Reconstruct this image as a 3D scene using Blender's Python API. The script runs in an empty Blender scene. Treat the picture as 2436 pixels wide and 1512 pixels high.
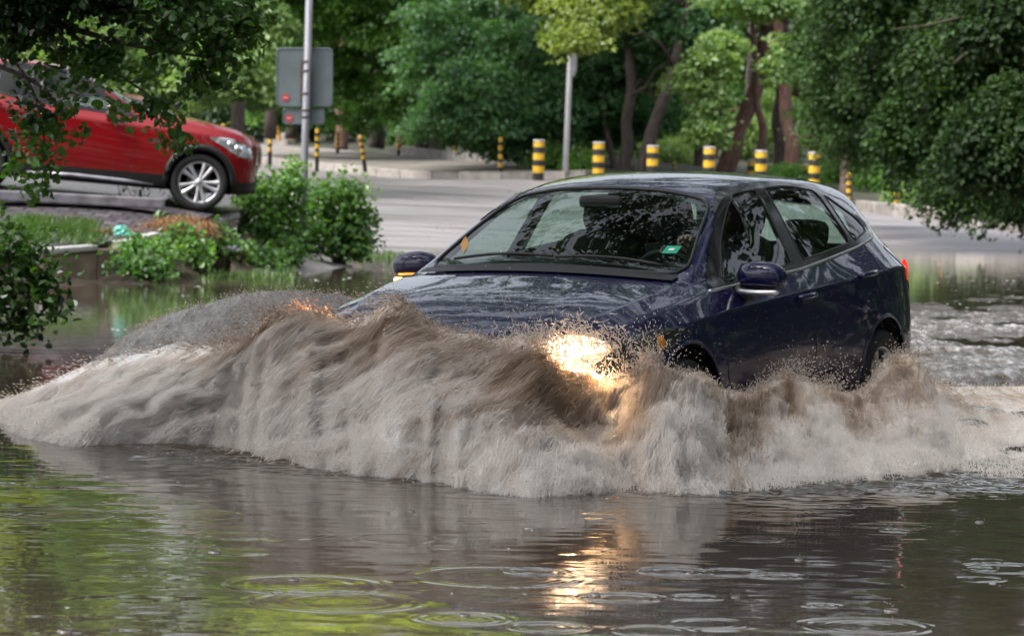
import bpy, bmesh, math, random
import numpy as np
from mathutils import Vector, Matrix

# ------------------------------------------------------------------ camera, sky, sun, exposure
SC = bpy.context.scene
COL = SC.collection
FPX, CAMZ, PIT, ROL = 3500.0, 1.305, math.radians(2.41), math.radians(1.03)
cam_d = bpy.data.cameras.new("camera")
cam = bpy.data.objects.new("camera", cam_d)
COL.objects.link(cam)
cam.location = (0, 0, CAMZ)
cam.matrix_world = (Matrix.Translation((0, 0, CAMZ)) @ Matrix.Rotation(math.pi / 2 - PIT, 4, 'X')
                    @ Matrix.Rotation(ROL, 4, 'Z'))
cam_d.sensor_width = 36.0
cam_d.lens = FPX / 1024 * 36.0
cam_d.clip_end = 2000
cam_d.clip_start = 0.2
cam_d.dof.use_dof = True
cam_d.dof.focus_distance = 14.2
cam_d.dof.aperture_fstop = 7.5
SC.camera = cam

SUN_EL, SUN_AZ = math.radians(58), math.radians(-118)      # azimuth from +Y towards +X
world = bpy.data.worlds.new("World")
SC.world = world
world.use_nodes = True
wn = world.node_tree
wn.nodes.clear()
sky = wn.nodes.new('ShaderNodeTexSky')
sky.sky_type = 'NISHITA'
sky.sun_disc = False
sky.sun_elevation = SUN_EL
sky.sun_rotation = SUN_AZ
sky.air_density = 1.0
sky.dust_density = 5.0
sky.ozone_density = 1.0
hsv = wn.nodes.new('ShaderNodeHueSaturation')
hsv.inputs['Saturation'].default_value = 0.35
bg = wn.nodes.new('ShaderNodeBackground')
bg.inputs['Strength'].default_value = 0.15
wo = wn.nodes.new('ShaderNodeOutputWorld')
wn.links.new(sky.outputs[0], hsv.inputs['Color'])
wn.links.new(hsv.outputs[0], bg.inputs['Color'])
wn.links.new(bg.outputs[0], wo.inputs['Surface'])

sun_d = bpy.data.lights.new("sun", 'SUN')
sun_d.energy = 1.5
sun_d.angle = math.radians(25)
sun_d.color = (1.0, 0.96, 0.90)
sun = bpy.data.objects.new("sun", sun_d)
COL.objects.link(sun)
sdir = Vector((math.sin(SUN_AZ) * math.cos(SUN_EL), math.cos(SUN_AZ) * math.cos(SUN_EL), math.sin(SUN_EL)))
sun.rotation_euler = sdir.to_track_quat('Z', 'Y').to_euler()

SC.view_settings.view_transform = 'Standard'
SC.view_settings.look = 'None'
SC.view_settings.exposure = 1.24
SC.view_settings.gamma = 1.0
SC.cycles.max_bounces = 10
SC.cycles.transparent_max_bounces = 12
SC.cycles.diffuse_bounces = 3
SC.cycles.glossy_bounces = 4
SC.cycles.transmission_bounces = 6
SC.cycles.sample_clamp_indirect = 6.0
SC.cycles.use_denoising = True
SC.cycles.caustics_reflective = False
SC.cycles.caustics_refractive = False

# ------------------------------------------------------------------ helpers
S = 1024 / 2436.0          # photograph notes are kept at 2436 px width


def ray(px, py):
    """direction (x, 1, z) of the photo position px,py (2436-wide) at unit Y."""
    xs, ys = px * S - 512, py * S - 317.5
    cr, sr = math.cos(ROL), math.sin(ROL)
    x, y = xs * cr + ys * sr, -xs * sr + ys * cr
    d, v = 1.0, -y / FPX
    wy = d * math.cos(PIT) + v * math.sin(PIT)
    wz = -d * math.sin(PIT) + v * math.cos(PIT)
    return x / FPX / wy, wz / wy


def at(px, py, D):
    a, b = ray(px, py)
    return Vector((a * D, D, CAMZ + b * D))


def on_z(px, py, z=0.0):
    a, b = ray(px, py)
    D = (z - CAMZ) / b
    return Vector((a * D, D, z))


def fast_mesh(name, V, F, smooth=False):
    V = np.asarray(V, np.float32)
    F = np.asarray(F, np.int32)
    me = bpy.data.meshes.new(name)
    k = F.shape[1]
    me.vertices.add(len(V))
    me.vertices.foreach_set('co', V.ravel())
    me.loops.add(F.size)
    me.loops.foreach_set('vertex_index', F.ravel())
    me.polygons.add(len(F))
    me.polygons.foreach_set('loop_start', np.arange(0, F.size, k, dtype=np.int32))
    me.polygons.foreach_set('use_smooth', np.full(len(F), smooth, bool))
    me.update(calc_edges=True)
    return me


def link(name, me, mat=None, parent=None):
    o = bpy.data.objects.new(name, me)
    COL.objects.link(o)
    if mat is not None and me is not None:
        for m in (mat if isinstance(mat, (list, tuple)) else [mat]):
            me.materials.append(m)
    if parent is not None:
        o.parent = parent
    return o


def obj(name, V, F, mat=None, parent=None, smooth=False):
    return link(name, fast_mesh(name, V, F, smooth), mat, parent)


def poly_obj(name, V, F, mat=None, parent=None, smooth=False):
    me = bpy.data.meshes.new(name)
    me.from_pydata([tuple(v) for v in V], [], [tuple(f) for f in F])
    if smooth:
        me.polygons.foreach_set('use_smooth', np.ones(len(me.polygons), bool))
    return link(name, me, mat, parent)


def pattr(me, name, vals):
    a = me.attributes.new(name, 'FLOAT', 'POINT')
    a.data.foreach_set('value', np.asarray(vals, np.float32))


def tag(o, label=None, cat=None, group=None, kind=None):
    if label: o['label'] = label
    if cat: o['category'] = cat
    if group: o['group'] = group
    if kind: o['kind'] = kind
    return o


def empty(name, loc=(0, 0, 0), label=None, cat=None, group=None):
    o = bpy.data.objects.new(name, None)
    COL.objects.link(o)
    o.location = loc
    return tag(o, label, cat, group)


class MB:
    """collects boxes, tubes and lathes into one mesh"""
    def __init__(self): self.v, self.f = [], []

    def add(self, V, F):
        b = len(self.v)
        self.v += [tuple(p) for p in V]
        self.f += [tuple(i + b for i in f) for f in F]

    def box(self, c, s, rot=None, taper=1.0):
        V = []
        for z in (-1, 1):
            k = taper if z > 0 else 1
            for x, y in ((-1, -1), (1, -1), (1, 1), (-1, 1)):
                p = Vector((x * s[0] / 2 * k, y * s[1] / 2 * k, z * s[2] / 2))
                if rot is not None: p = rot @ p
                V.append(p + Vector(c))
        self.add(V, [(3, 2, 1, 0), (4, 5, 6, 7), (0, 1, 5, 4), (1, 2, 6, 5), (2, 3, 7, 6), (3, 0, 4, 7)])

    def tube(self, pts, r, n=8, cap=True):
        pts = [Vector(p) for p in pts]
        rs = r if isinstance(r, (list, tuple, np.ndarray)) else [r] * len(pts)
        V, F = [], []
        up = Vector((0, 0, 1))
        for i, p in enumerate(pts):
            t = (pts[min(i + 1, len(pts) - 1)] - pts[max(i - 1, 0)]).normalized()
            a = t.cross(up)
            if a.length < 0.2: a = t.cross(Vector((1, 0, 0)))
            a.normalize()
            b = t.cross(a)
            for k in range(n):
                w = 2 * math.pi * k / n
                V.append(p + (a * math.cos(w) + b * math.sin(w)) * rs[i])
        for i in range(len(pts) - 1):
            for k in range(n):
                F.append((i * n + k, i * n + (k + 1) % n, (i + 1) * n + (k + 1) % n, (i + 1) * n + k))
        if cap:
            F.append(tuple(range(n))[::-1])
            F.append(tuple((len(pts) - 1) * n + k for k in range(n)))
        self.add(V, F)

    def lathe(self, prof, n=24, axis='Y', c=(0, 0, 0)):
        """prof: list of (r, h) turned round an axis through c"""
        V, F = [], []
        for r, h in prof:
            for k in range(n):
                w = 2 * math.pi * k / n
                p = (r * math.cos(w), h, r * math.sin(w)) if axis == 'Y' else (r * math.cos(w), r * math.sin(w), h)
                V.append(Vector(p) + Vector(c))
        for i in range(len(prof) - 1):
            for k in range(n):
                F.append((i * n + k, i * n + (k + 1) % n, (i + 1) * n + (k + 1) % n, (i + 1) * n + k))
        self.add(V, F)

    def build(self, name, mat, parent=None, smooth=False, bevel=0.0, sub=0):
        o = poly_obj(name, self.v, self.f, mat, parent, smooth)
        if bevel:
            m = o.modifiers.new('bevel', 'BEVEL'); m.width = bevel; m.segments = 2; m.limit_method = 'ANGLE'
        if sub:
            m = o.modifiers.new('sub', 'SUBSURF'); m.levels = m.render_levels = sub
        return o


def catmull(P, n):
    P = [np.asarray(p, float) for p in P]
    P = [2 * P[0] - P[1]] + P + [2 * P[-1] - P[-2]]
    out = []
    for i in range(1, len(P) - 2):
        for t in np.linspace(0, 1, n, endpoint=False):
            a, b, c, d = P[i - 1:i + 3]
            out.append(.5 * (2 * b + (c - a) * t + (2 * a - 5 * b + 4 * c - d) * t * t + (3 * b - a - 3 * c + d) * t ** 3))
    out.append(P[-2])
    return np.array(out)


# value noise in numpy (smooth, 2-D / 3-D)
def _hash(i, seed):
    h = (i.astype(np.int64) * 374761393 + seed * 668265263) & 0x7fffffff
    h = ((h ^ (h >> 13)) * 1274126177) & 0x7fffffff
    return ((h ^ (h >> 16)) & 0xffff) / 65535.0 * 2 - 1


def vnoise(P, seed=0):
    P = np.asarray(P, float)
    I = np.floor(P).astype(np.int64)
    T = P - I
    T = T * T * (3 - 2 * T)
    d = P.shape[1]
    out = np.zeros(len(P))
    for c in range(2 ** d):
        w = np.ones(len(P)); key = np.zeros(len(P), np.int64)
        for k in range(d):
            b = (c >> k) & 1
            w *= T[:, k] if b else 1 - T[:, k]
            key += (I[:, k] + b) * (1, 57 * 101, 57 * 101 * 997)[k]
        out += w * _hash(key, seed)
    return out


def fbm(P, oct=4, seed=0, gain=.5):
    a, s, f = 0, 1.0, 1.0
    for o in range(oct):
        a = a + s * vnoise(np.asarray(P) * f, seed + o * 17)
        s *= gain; f *= 2.03
    return a


# ------------------------------------------------------------------ materials
def mat_new(name):
    m = bpy.data.materials.new(name)
    m.use_nodes = True
    nt = m.node_tree
    return m, nt, nt.nodes['Principled BSDF']


def noise_mat(name, c1, c2, scale=6.0, rough=.8, detail=6, bump=0.0, bscale=None, spec=.5, metal=0.0, coat=0.0,
              stretch=None, sub=None):
    m, nt, b = mat_new(name)
    tc = nt.nodes.new('ShaderNodeTexCoord')
    mp = nt.nodes.new('ShaderNodeMapping')
    if stretch: mp.inputs['Scale'].default_value = stretch
    n = nt.nodes.new('ShaderNodeTexNoise')
    n.inputs['Scale'].default_value = scale
    n.inputs['Detail'].default_value = detail
    r = nt.nodes.new('ShaderNodeValToRGB')
    r.color_ramp.elements[0].color = (*c1, 1); r.color_ramp.elements[0].position = .3
    r.color_ramp.elements[1].color = (*c2, 1); r.color_ramp.elements[1].position = .7
    nt.links.new(tc.outputs['Object'], mp.inputs[0])
    nt.links.new(mp.outputs[0], n.inputs['Vector'])
    nt.links.new(n.outputs['Fac'], r.inputs[0])
    nt.links.new(r.outputs[0], b.inputs['Base Color'])
    b.inputs['Roughness'].default_value = rough
    b.inputs['Specular IOR Level'].default_value = spec
    b.inputs['Metallic'].default_value = metal
    b.inputs['Coat Weight'].default_value = coat
    if bump:
        n2 = nt.nodes.new('ShaderNodeTexNoise')
        n2.inputs['Scale'].default_value = bscale or scale * 4
        n2.inputs['Detail'].default_value = 6
        bp = nt.nodes.new('ShaderNodeBump')
        bp.inputs['Strength'].default_value = bump
        bp.inputs['Distance'].default_value = .02
        nt.links.new(mp.outputs[0], n2.inputs['Vector'])
        nt.links.new(n2.outputs['Fac'], bp.inputs['Height'])
        nt.links.new(bp.outputs[0], b.inputs['Normal'])
    return m


def leaf_mat(name, dark, light, trans=.35, rough=.35, spec=.5):
    """leaf colour runs from dark to light with the leaf's own 'tint'"""
    m, nt, b = mat_new(name)
    at_ = nt.nodes.new('ShaderNodeAttribute'); at_.attribute_name = 'tint'
    r = nt.nodes.new('ShaderNodeValToRGB')
    r.color_ramp.elements[0].color = (*dark, 1)
    r.color_ramp.elements[1].color = (*light, 1)
    nt.links.new(at_.outputs['Fac'], r.inputs[0])
    nt.links.new(r.outputs[0], b.inputs['Base Color'])
    b.inputs['Roughness'].default_value = rough
    b.inputs['Specular IOR Level'].default_value = spec
    tr = nt.nodes.new('ShaderNodeBsdfTranslucent')
    mul = nt.nodes.new('ShaderNodeMixRGB'); mul.blend_type = 'MULTIPLY'; mul.inputs[0].default_value = 1
    mul.inputs[2].default_value = (1.5, 1.6, .5, 1)
    nt.links.new(r.outputs[0], mul.inputs[1])
    nt.links.new(mul.outputs[0], tr.inputs['Color'])
    mx = nt.nodes.new('ShaderNodeMixShader'); mx.inputs[0].default_value = trans
    out = nt.nodes['Material Output']
    nt.links.new(b.outputs[0], mx.inputs[1]); nt.links.new(tr.outputs[0], mx.inputs[2])
    nt.links.new(mx.outputs[0], out.inputs['Surface'])
    return m


def flat_mat(name, c, rough=.5, metal=0.0, spec=.5, coat=0.0, emit=None, es=0.0):
    m, nt, b = mat_new(name)
    b.inputs['Base Color'].default_value = (*c, 1)
    b.inputs['Roughness'].default_value = rough
    b.inputs['Metallic'].default_value = metal
    b.inputs['Specular IOR Level'].default_value = spec
    b.inputs['Coat Weight'].default_value = coat
    b.inputs['Coat Roughness'].default_value = .03
    if emit:
        b.inputs['Emission Color'].default_value = (*emit, 1)
        b.inputs['Emission Strength'].default_value = es
    return m


def glass_mat(name, tint=(.72, .82, .78), ior=1.5, rough=.01):
    m = bpy.data.materials.new(name); m.use_nodes = True
    nt = m.node_tree; nt.nodes.clear()
    out = nt.nodes.new('ShaderNodeOutputMaterial')
    tr = nt.nodes.new('ShaderNodeBsdfTransparent'); tr.inputs[0].default_value = (*tint, 1)
    gl = nt.nodes.new('ShaderNodeBsdfGlossy'); gl.inputs['Roughness'].default_value = rough
    fr = nt.nodes.new('ShaderNodeFresnel')
    ge = nt.nodes.new('ShaderNodeNewGeometry')            # a thin pane mirrors alike from both sides
    io = nt.nodes.new('ShaderNodeMapRange'); io.inputs[3].default_value = ior; io.inputs[4].default_value = 1 / ior
    nt.links.new(ge.outputs['Backfacing'], io.inputs[0]); nt.links.new(io.outputs[0], fr.inputs['IOR'])
    mx = nt.nodes.new('ShaderNodeMixShader')
    nt.links.new(fr.outputs[0], mx.inputs[0]); nt.links.new(tr.outputs[0], mx.inputs[1])
    nt.links.new(gl.outputs[0], mx.inputs[2]); nt.links.new(mx.outputs[0], out.inputs['Surface'])
    return m


M = {}
M['leaf_blue'] = leaf_mat('leaf_blue_green', (.038, .105, .050), (.15, .31, .13), .36)
M['leaf_mid'] = leaf_mat('leaf_mid_green', (.040, .105, .024), (.155, .31, .065), .42)
M['leaf_lime'] = leaf_mat('leaf_lime', (.09, .15, .03), (.28, .34, .09), .45)
M['leaf_pale'] = leaf_mat('leaf_pale_green', (.06, .135, .05), (.25, .36, .13), .42)
M['leaf_bright'] = leaf_mat('leaf_backlit_lime', (.32, .39, .06), (.60, .64, .15), .5)  # backlit brightness of the mirrored crowns is put into this colour
M['leaf_dark'] = leaf_mat('leaf_dark_green', (.014, .038, .013), (.065, .135, .042), .30)
M['leaf_right'] = leaf_mat('leaf_shaded_green', (.012, .029, .008), (.056, .120, .030), .28, .6, .3)  # right-hand tree lies out of the sun; its shade is in this colour
M['leaf_near'] = leaf_mat('leaf_near', (.010, .032, .009), (.075, .17, .035), .38, .3)
M['leaf_bush'] = leaf_mat('leaf_bush', (.035, .095, .025), (.17, .33, .09), .38, .3)
M['needle'] = leaf_mat('needle', (.018, .035, .012), (.06, .09, .03), .15)
M['grass'] = leaf_mat('grass_blade', (.03, .075, .02), (.12, .22, .06), .3)
M['dry'] = leaf_mat('dry_grass', (.16, .075, .03), (.36, .20, .10), .2, .7)
M['bark'] = noise_mat('bark_dark', (.035, .026, .023), (.13, .10, .088), 9, .9, bump=.6, stretch=(3, 3, .5))
M['bark_red'] = noise_mat('bark_red', (.07, .033, .026), (.25, .135, .11), 8, .85, bump=.6, stretch=(3, 3, .5))
M['bark_grey'] = noise_mat('bark_grey', (.08, .068, .064), (.21, .185, .18), 8, .9, bump=.6, stretch=(3, 3, .5))
M['stem'] = noise_mat('stem', (.03, .022, .012), (.07, .055, .03), 12, .8)
M['galv'] = noise_mat('galvanised_steel', (.13, .13, .145), (.24, .24, .27), 5, .55, metal=.3, stretch=(4, 4, .6))
M['sign_back'] = noise_mat('sign_back_grey', (.11, .14, .15), (.16, .195, .21), 3, .45, metal=.2)
M['red_sticker'] = flat_mat('red_sticker', (.38, .05, .06), .6)
M['white_paint'] = noise_mat('white_pole_paint', (.70, .70, .73), (.86, .86, .88), 4, .5)
M['rubber'] = noise_mat('tyre_rubber', (.006, .006, .007), (.016, .016, .017), 20, .7)
M['blacktrim'] = flat_mat('black_trim', (.008, .008, .009), .5)
M['blackgloss'] = flat_mat('black_gloss', (.006, .006, .007), .12)
M['alloy'] = flat_mat('alloy', (.62, .62, .64), .32, .85)
M['chrome'] = flat_mat('chrome', (.85, .86, .88), .12, 1.0)
M['satin_chrome'] = flat_mat('satin_chrome', (.62, .64, .66), .28, .9)
# ------------------------------------------------------------------ land: ground, road, forest floor, pavement
def tps(anch):
    A = np.array([[p[0], p[1], p[2]] for p in anch], float)
    n = len(A)
    sc = 30.0
    def K(r2): return np.where(r2 > 1e-12, r2 * np.log(np.maximum(r2, 1e-12)), 0)
    X = A[:, :2] / sc
    d2 = ((X[:, None] - X[None]) ** 2).sum(-1)
    L = np.zeros((n + 3, n + 3))
    L[:n, :n] = K(d2) + np.eye(n) * 2e-3
    L[:n, n] = 1; L[:n, n + 1:] = X
    L[n, :n] = 1; L[n + 1:, :n] = X.T
    w = np.linalg.solve(L, np.r_[A[:, 2], 0, 0, 0])
    def f(x, y):
        P = np.stack([np.ravel(x), np.ravel(y)], 1) / sc
        r = K(((P[:, None] - X[None]) ** 2).sum(-1)) @ w[:n] + w[n] + P @ w[n + 1:]
        return r.reshape(np.shape(x))
    return f


KERB_L = [at(300, 365, 116), at(613, 388, 105), at(812, 408, 100), at(922, 421, 97.5), at(1045, 425, 96),
          at(1212, 428, 92.5), at(1279, 428, 91.5), at(1392, 424, 90)]
KERB_R = [at(2032, 501, 84), at(2155, 515, 80), at(2278, 530, 75.5), at(2436, 554, 70), at(2700, 600, 62)]
GAP = [at(1550, 447, 88.5), at(1700, 462, 87.5), at(1870, 480, 86)]
FAR_EDGE = KERB_L + GAP + KERB_R
_anch = FAR_EDGE + [on_z(900, 600), on_z(1300, 596), on_z(1800, 592), on_z(2200, 591), on_z(2436, 599), on_z(2900, 625),
                    Vector((-6, 48, .02)), at(640, 562, 45), on_z(640, 648), on_z(500, 662),
                    Vector((-12, 44, -.2)), *[Vector((x, 50, -.16)) for x in (-1, 4, 9, 14, 20)], *[Vector((x, 57, -.07)) for x in (1, 5, 9, 13, 18)], Vector((-3.5, 50, -.05)), *[Vector((*on_z(a, b)[:2], c)) for a, b, c in ((740, 640, -.08), (820, 625, -.07), (900, 614, -.06), (1000, 608, -.06), (780, 660, -.15), (900, 640, -.15), (1050, 640, -.18))], Vector((-6, 36, -.25)), Vector((0, 36, -.25)), Vector((8, 40, -.25)),
                    Vector((-15, 30, -.3)), Vector((15, 35, -.3)), Vector((-15, 15, -.3)), Vector((0, 15, -.3)),
                    Vector((15, 15, -.3)), Vector((-25, 60, .3)), Vector((-30, 110, 1.6)), Vector((40, 60, .3)),
                    Vector((40, 100, 1.2)), Vector((0, 130, 2.2)), Vector((0, 190, 3.5))]
G = tps(_anch)


def ground_z(x, y):
    g = np.clip(G(x, y), -.32, 4.0)
    near = np.clip((8.0 - y) / 4, 0, 1)
    return np.where(y < 8, -.30 * (1 - near) + .1 * near, g)


def grid(xs, ys, zf):
    X, Y = np.meshgrid(xs, ys)
    Z = zf(X, Y)
    nx, ny = len(xs), len(ys)
    i = np.arange((ny - 1) * nx).reshape(ny - 1, nx)[:, :-1].ravel()
    return np.stack([X.ravel(), Y.ravel(), Z.ravel()], 1), np.stack([i, i + 1, i + 1 + nx, i + nx], 1)


_far = np.array([90, 130, 200, 350, 700, 1200.])
xs = np.r_[-_far[::-1], np.arange(-60, 61, 2.0), _far]
ys = np.r_[-900, -400, -150, -60, np.arange(-20, 12, 2.0), np.arange(12, 125, 2.0), 135, 150, 180, 250, 400, 700, 1300]
soil = noise_mat('soil', (.035, .026, .02), (.10, .075, .055), 3, .9, bump=.5)
V, F = grid(xs, ys, lambda X, Y: np.where((abs(X) < 70) & (Y < 200), ground_z(X, np.minimum(Y, 190)), np.where(Y > 60, 3., .1)) - .10)
tag(obj('ground', V, F, soil, smooth=True), kind='structure')


def resample(poly, n):
    P = np.array([tuple(p) for p in poly])
    d = np.r_[0, np.cumsum(np.linalg.norm(np.diff(P, axis=0), axis=1))]
    t = np.linspace(0, d[-1], n)
    return np.stack([np.interp(t, d, P[:, k]) for k in range(3)], 1)


def loft(A, B, nr, zf=None):
    """ruled sheet from polyline A to polyline B (same count)"""
    n = len(A)
    t = np.linspace(0, 1, nr)[:, None, None]
    V = (A[None] * (1 - t) + B[None] * t).reshape(-1, 3)
    if zf is not None: V[:, 2] = zf(V[:, 0], V[:, 1])
    i = np.arange((nr - 1) * n).reshape(nr - 1, n)[:, :-1].ravel()
    return V, np.stack([i, i + 1, i + 1 + n, i + n], 1)


# wet asphalt road, its tyre-worn lanes and seams
def road_material():
    m, nt, b = mat_new('wet_asphalt')
    L = nt.links.new
    tc = nt.nodes.new('ShaderNodeTexCoord')
    mp = nt.nodes.new('ShaderNodeMapping'); mp.inputs['Scale'].default_value = (.35, 1.6, 1); mp.inputs['Rotation'].default_value = (0, 0, .35)
    n1 = nt.nodes.new('ShaderNodeTexNoise'); n1.inputs['Scale'].default_value = .55; n1.inputs['Detail'].default_value = 7
    n1.inputs['Roughness'].default_value = .6
    n2 = nt.nodes.new('ShaderNodeTexNoise'); n2.inputs['Scale'].default_value = 25; n2.inputs['Detail'].default_value = 4
    r = nt.nodes.new('ShaderNodeValToRGB')
    r.color_ramp.elements[0].color = (.19, .175, .18, 1); r.color_ramp.elements[0].position = .38
    r.color_ramp.elements[1].color = (.32, .295, .305, 1); r.color_ramp.elements[1].position = .60
    mx = nt.nodes.new('ShaderNodeMixRGB'); mx.blend_type = 'MULTIPLY'; mx.inputs[0].default_value = .5
    L(tc.outputs['Object'], mp.inputs[0]); L(mp.outputs[0], n1.inputs['Vector']); L(tc.outputs['Object'], n2.inputs['Vector'])
    L(n1.outputs['Fac'], r.inputs[0]); L(r.outputs[0], mx.inputs[1]); L(n2.outputs['Color'], mx.inputs[2])
    L(mx.outputs[0], b.inputs['Base Color'])
    rr = nt.nodes.new('ShaderNodeMapRange'); rr.inputs[1].default_value = .35; rr.inputs[2].default_value = .65
    rr.inputs[3].default_value = .35; rr.inputs[4].default_value = .6
    L(n1.outputs['Fac'], rr.inputs[0]); L(rr.outputs[0], b.inputs['Roughness'])
    bp = nt.nodes.new('ShaderNodeBump'); bp.inputs['Strength'].default_value = .5; bp.inputs['Distance'].default_value = .01
    L(n2.outputs['Fac'], bp.inputs['Height']); L(bp.outputs[0], b.inputs['Normal'])
    return m


fe = resample(FAR_EDGE, 120)
ne = np.stack([np.linspace(-2.3, 28, 120), np.full(120, 36.), np.zeros(120)], 1)
V, F = loft(ne, fe, 60, lambda x, y: ground_z(x, y) - .004)
V[-120:, 2] = fe[:, 2] - .004
tag(obj('road', V, F, road_material(), smooth=True), kind='structure')

# forest floor behind the kerbs
kt = fe.copy(); kt[:, 2] += .17
bk = np.stack([np.linspace(-60, 75, 120), np.full(120, 210.), np.full(120, 5.0)], 1)
t = np.linspace(0, 1, 40)[:, None, None] ** 1.3
off = np.array([0, .25, 0])
V = ((kt + off)[None] * (1 - t) + bk[None] * t).reshape(-1, 3)
i = np.arange(39 * 120).reshape(39, 120)[:, :-1].ravel()
F = np.stack([i, i + 1, i + 121, i + 120], 1)
floor_m = noise_mat('forest_floor', (.014, .018, .009), (.045, .050, .024), 1.6, .95, bump=.6)
tag(obj('forest_floor', V, F, floor_m, smooth=True), kind='structure')

# pavement island with its kerb stones
kl = resample(KERB_L, 60)
bl = resample([at(330, 318, 128), at(640, 342, 121), at(925, 366, 110), at(1229, 392, 99), at(1392, 412, 91.5)], 60)
pave_m = noise_mat('pavement_slabs', (.13, .115, .10), (.24, .22, .20), 1.2, .85, bump=.4)
top = kl.copy(); top[:, 2] += .20; top[:, 1] += .22
bl2 = bl.copy(); bl2[:, 2] = np.maximum(bl2[:, 2], top[:, 2] + .01)
V, F = loft(top, bl2, 8)
V[:, 2] += .012
tag(obj('pavement', V, F, pave_m, smooth=True), kind='structure')


def kerb_stones(line, L, h, w, seed):
    rng = random.Random(seed)
    mb = MB()
    P = np.array([tuple(p) for p in line])
    d = np.r_[0, np.cumsum(np.linalg.norm(np.diff(P, axis=0), axis=1))]
    s = 0.0
    tints = []
    while s < d[-1] - .3:
        l = min(L * rng.uniform(.85, 1.15), d[-1] - s)
        a = Vector([np.interp(s + .03, d, P[:, k]) for k in range(3)])
        b = Vector([np.interp(s + l, d, P[:, k]) for k in range(3)])
        c = (a + b) / 2
        ang = math.atan2(b.y - a.y, b.x - a.x)
        pitch = math.atan2(b.z - a.z, (b.xy - a.xy).length)
        R = Matrix.Rotation(ang, 3, 'Z') @ Matrix.Rotation(-pitch, 3, 'Y')
        n = Vector((-math.sin(ang), math.cos(ang), 0))
        mb.box(c + n * (w / 2 + rng.uniform(-.015, .015)) + Vector((0, 0, h / 2 - .06 + rng.uniform(-.012, .008))),
               ((b - a).length, w, h + .12), R)
        tints += [rng.random()] * 8
        s += l
    return mb, tints


def stone_mat(name, c1, c2, scale):
    m, nt, b = mat_new(name)
    L = nt.links.new
    at_ = nt.nodes.new('ShaderNodeAttribute'); at_.attribute_name = 'tint'
    tc = nt.nodes.new('ShaderNodeTexCoord')
    n = nt.nodes.new('ShaderNodeTexNoise'); n.inputs['Scale'].default_value = scale; n.inputs['Detail'].default_value = 7
    ad = nt.nodes.new('ShaderNodeMath'); ad.operation = 'MULTIPLY_ADD'; ad.inputs[1].default_value = .45
    r = nt.nodes.new('ShaderNodeValToRGB')
    r.color_ramp.elements[0].color = (*c1, 1); r.color_ramp.elements[0].position = .3
    r.color_ramp.elements[1].color = (*c2, 1); r.color_ramp.elements[1].position = .95
    L(tc.outputs['Object'], n.inputs['Vector']); L(at_.outputs['Fac'], ad.inputs[0]); L(n.outputs['Fac'], ad.inputs[2])
    L(ad.outputs[0], r.inputs[0]); L(r.outputs[0], b.inputs['Base Color'])
    b.inputs['Roughness'].default_value = .8
    bp = nt.nodes.new('ShaderNodeBump'); bp.inputs['Strength'].default_value = .6; bp.inputs['Distance'].default_value = .02
    L(n.outputs['Fac'], bp.inputs['Height']); L(bp.outputs[0], b.inputs['Normal'])
    return m


kerb_m = stone_mat('kerb_stone', (.13, .12, .11), (.42, .38, .35), 3)
for line, L_, h_, seed in ((KERB_L, 1.35, .21, 1), (KERB_R, 2.6, .27, 2)):
    mb, tn = kerb_stones(line, L_, h_, .24, seed)
    o = mb.build('kerb', kerb_m, bevel=.02)
    pattr(o.data, 'tint', tn)
    tag(o, kind='structure')

# low concrete edging at the back of the pavement
conc = noise_mat('old_concrete', (.16, .15, .145), (.34, .32, .30), 4, .85, bump=.4)
for nm, A, B, h, lab in (('low_wall', at(928, 364, 109.5), at(1228, 392, 98.5), .22, 'long low concrete edging along the back of the pavement under the trees'),
                         ('low_wall', at(628, 336, 121), at(690, 346, 119), .38, 'short pale concrete block at the back of the pavement beside the signpost')):
    mb, tn = kerb_stones([A, B], 2.2, h, .3, 4)
    o = mb.build(nm, conc, bevel=.02)
    tag(o, lab, 'low wall')

# ------------------------------------------------------------------ raised parking lot on the left, with its retaining wall
WALL = [at(-160, 612, 38.2), at(100, 592, 39), at(267, 578, 39.6), at(330, 566, 40.2), at(460, 537, 41.6), at(567, 503, 44.2)]
SUV_F, SUV_R = at(467, 501, 43), at(-50, 456, 42.7)
LOT = tps(WALL + [SUV_F, SUV_R, at(300, 490, 42.0), at(0, 503, 41.3), at(590, 470, 49), at(600, 440, 58), Vector((-22, 60, 1.3)),
                  Vector((-10, 75, 1.25)), Vector((-40, 50, 1.0)), Vector((-40, 38, .5))])
wf = resample(WALL, 60)
wb = np.stack([np.linspace(-34, wf[-1, 0] - .9, 60), np.linspace(72, 62, 60), np.zeros(60)], 1)
wf2 = wf.copy(); wf2[:, 1] += .2
V, F = loft(wf2, wb, 60, LOT)


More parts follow.
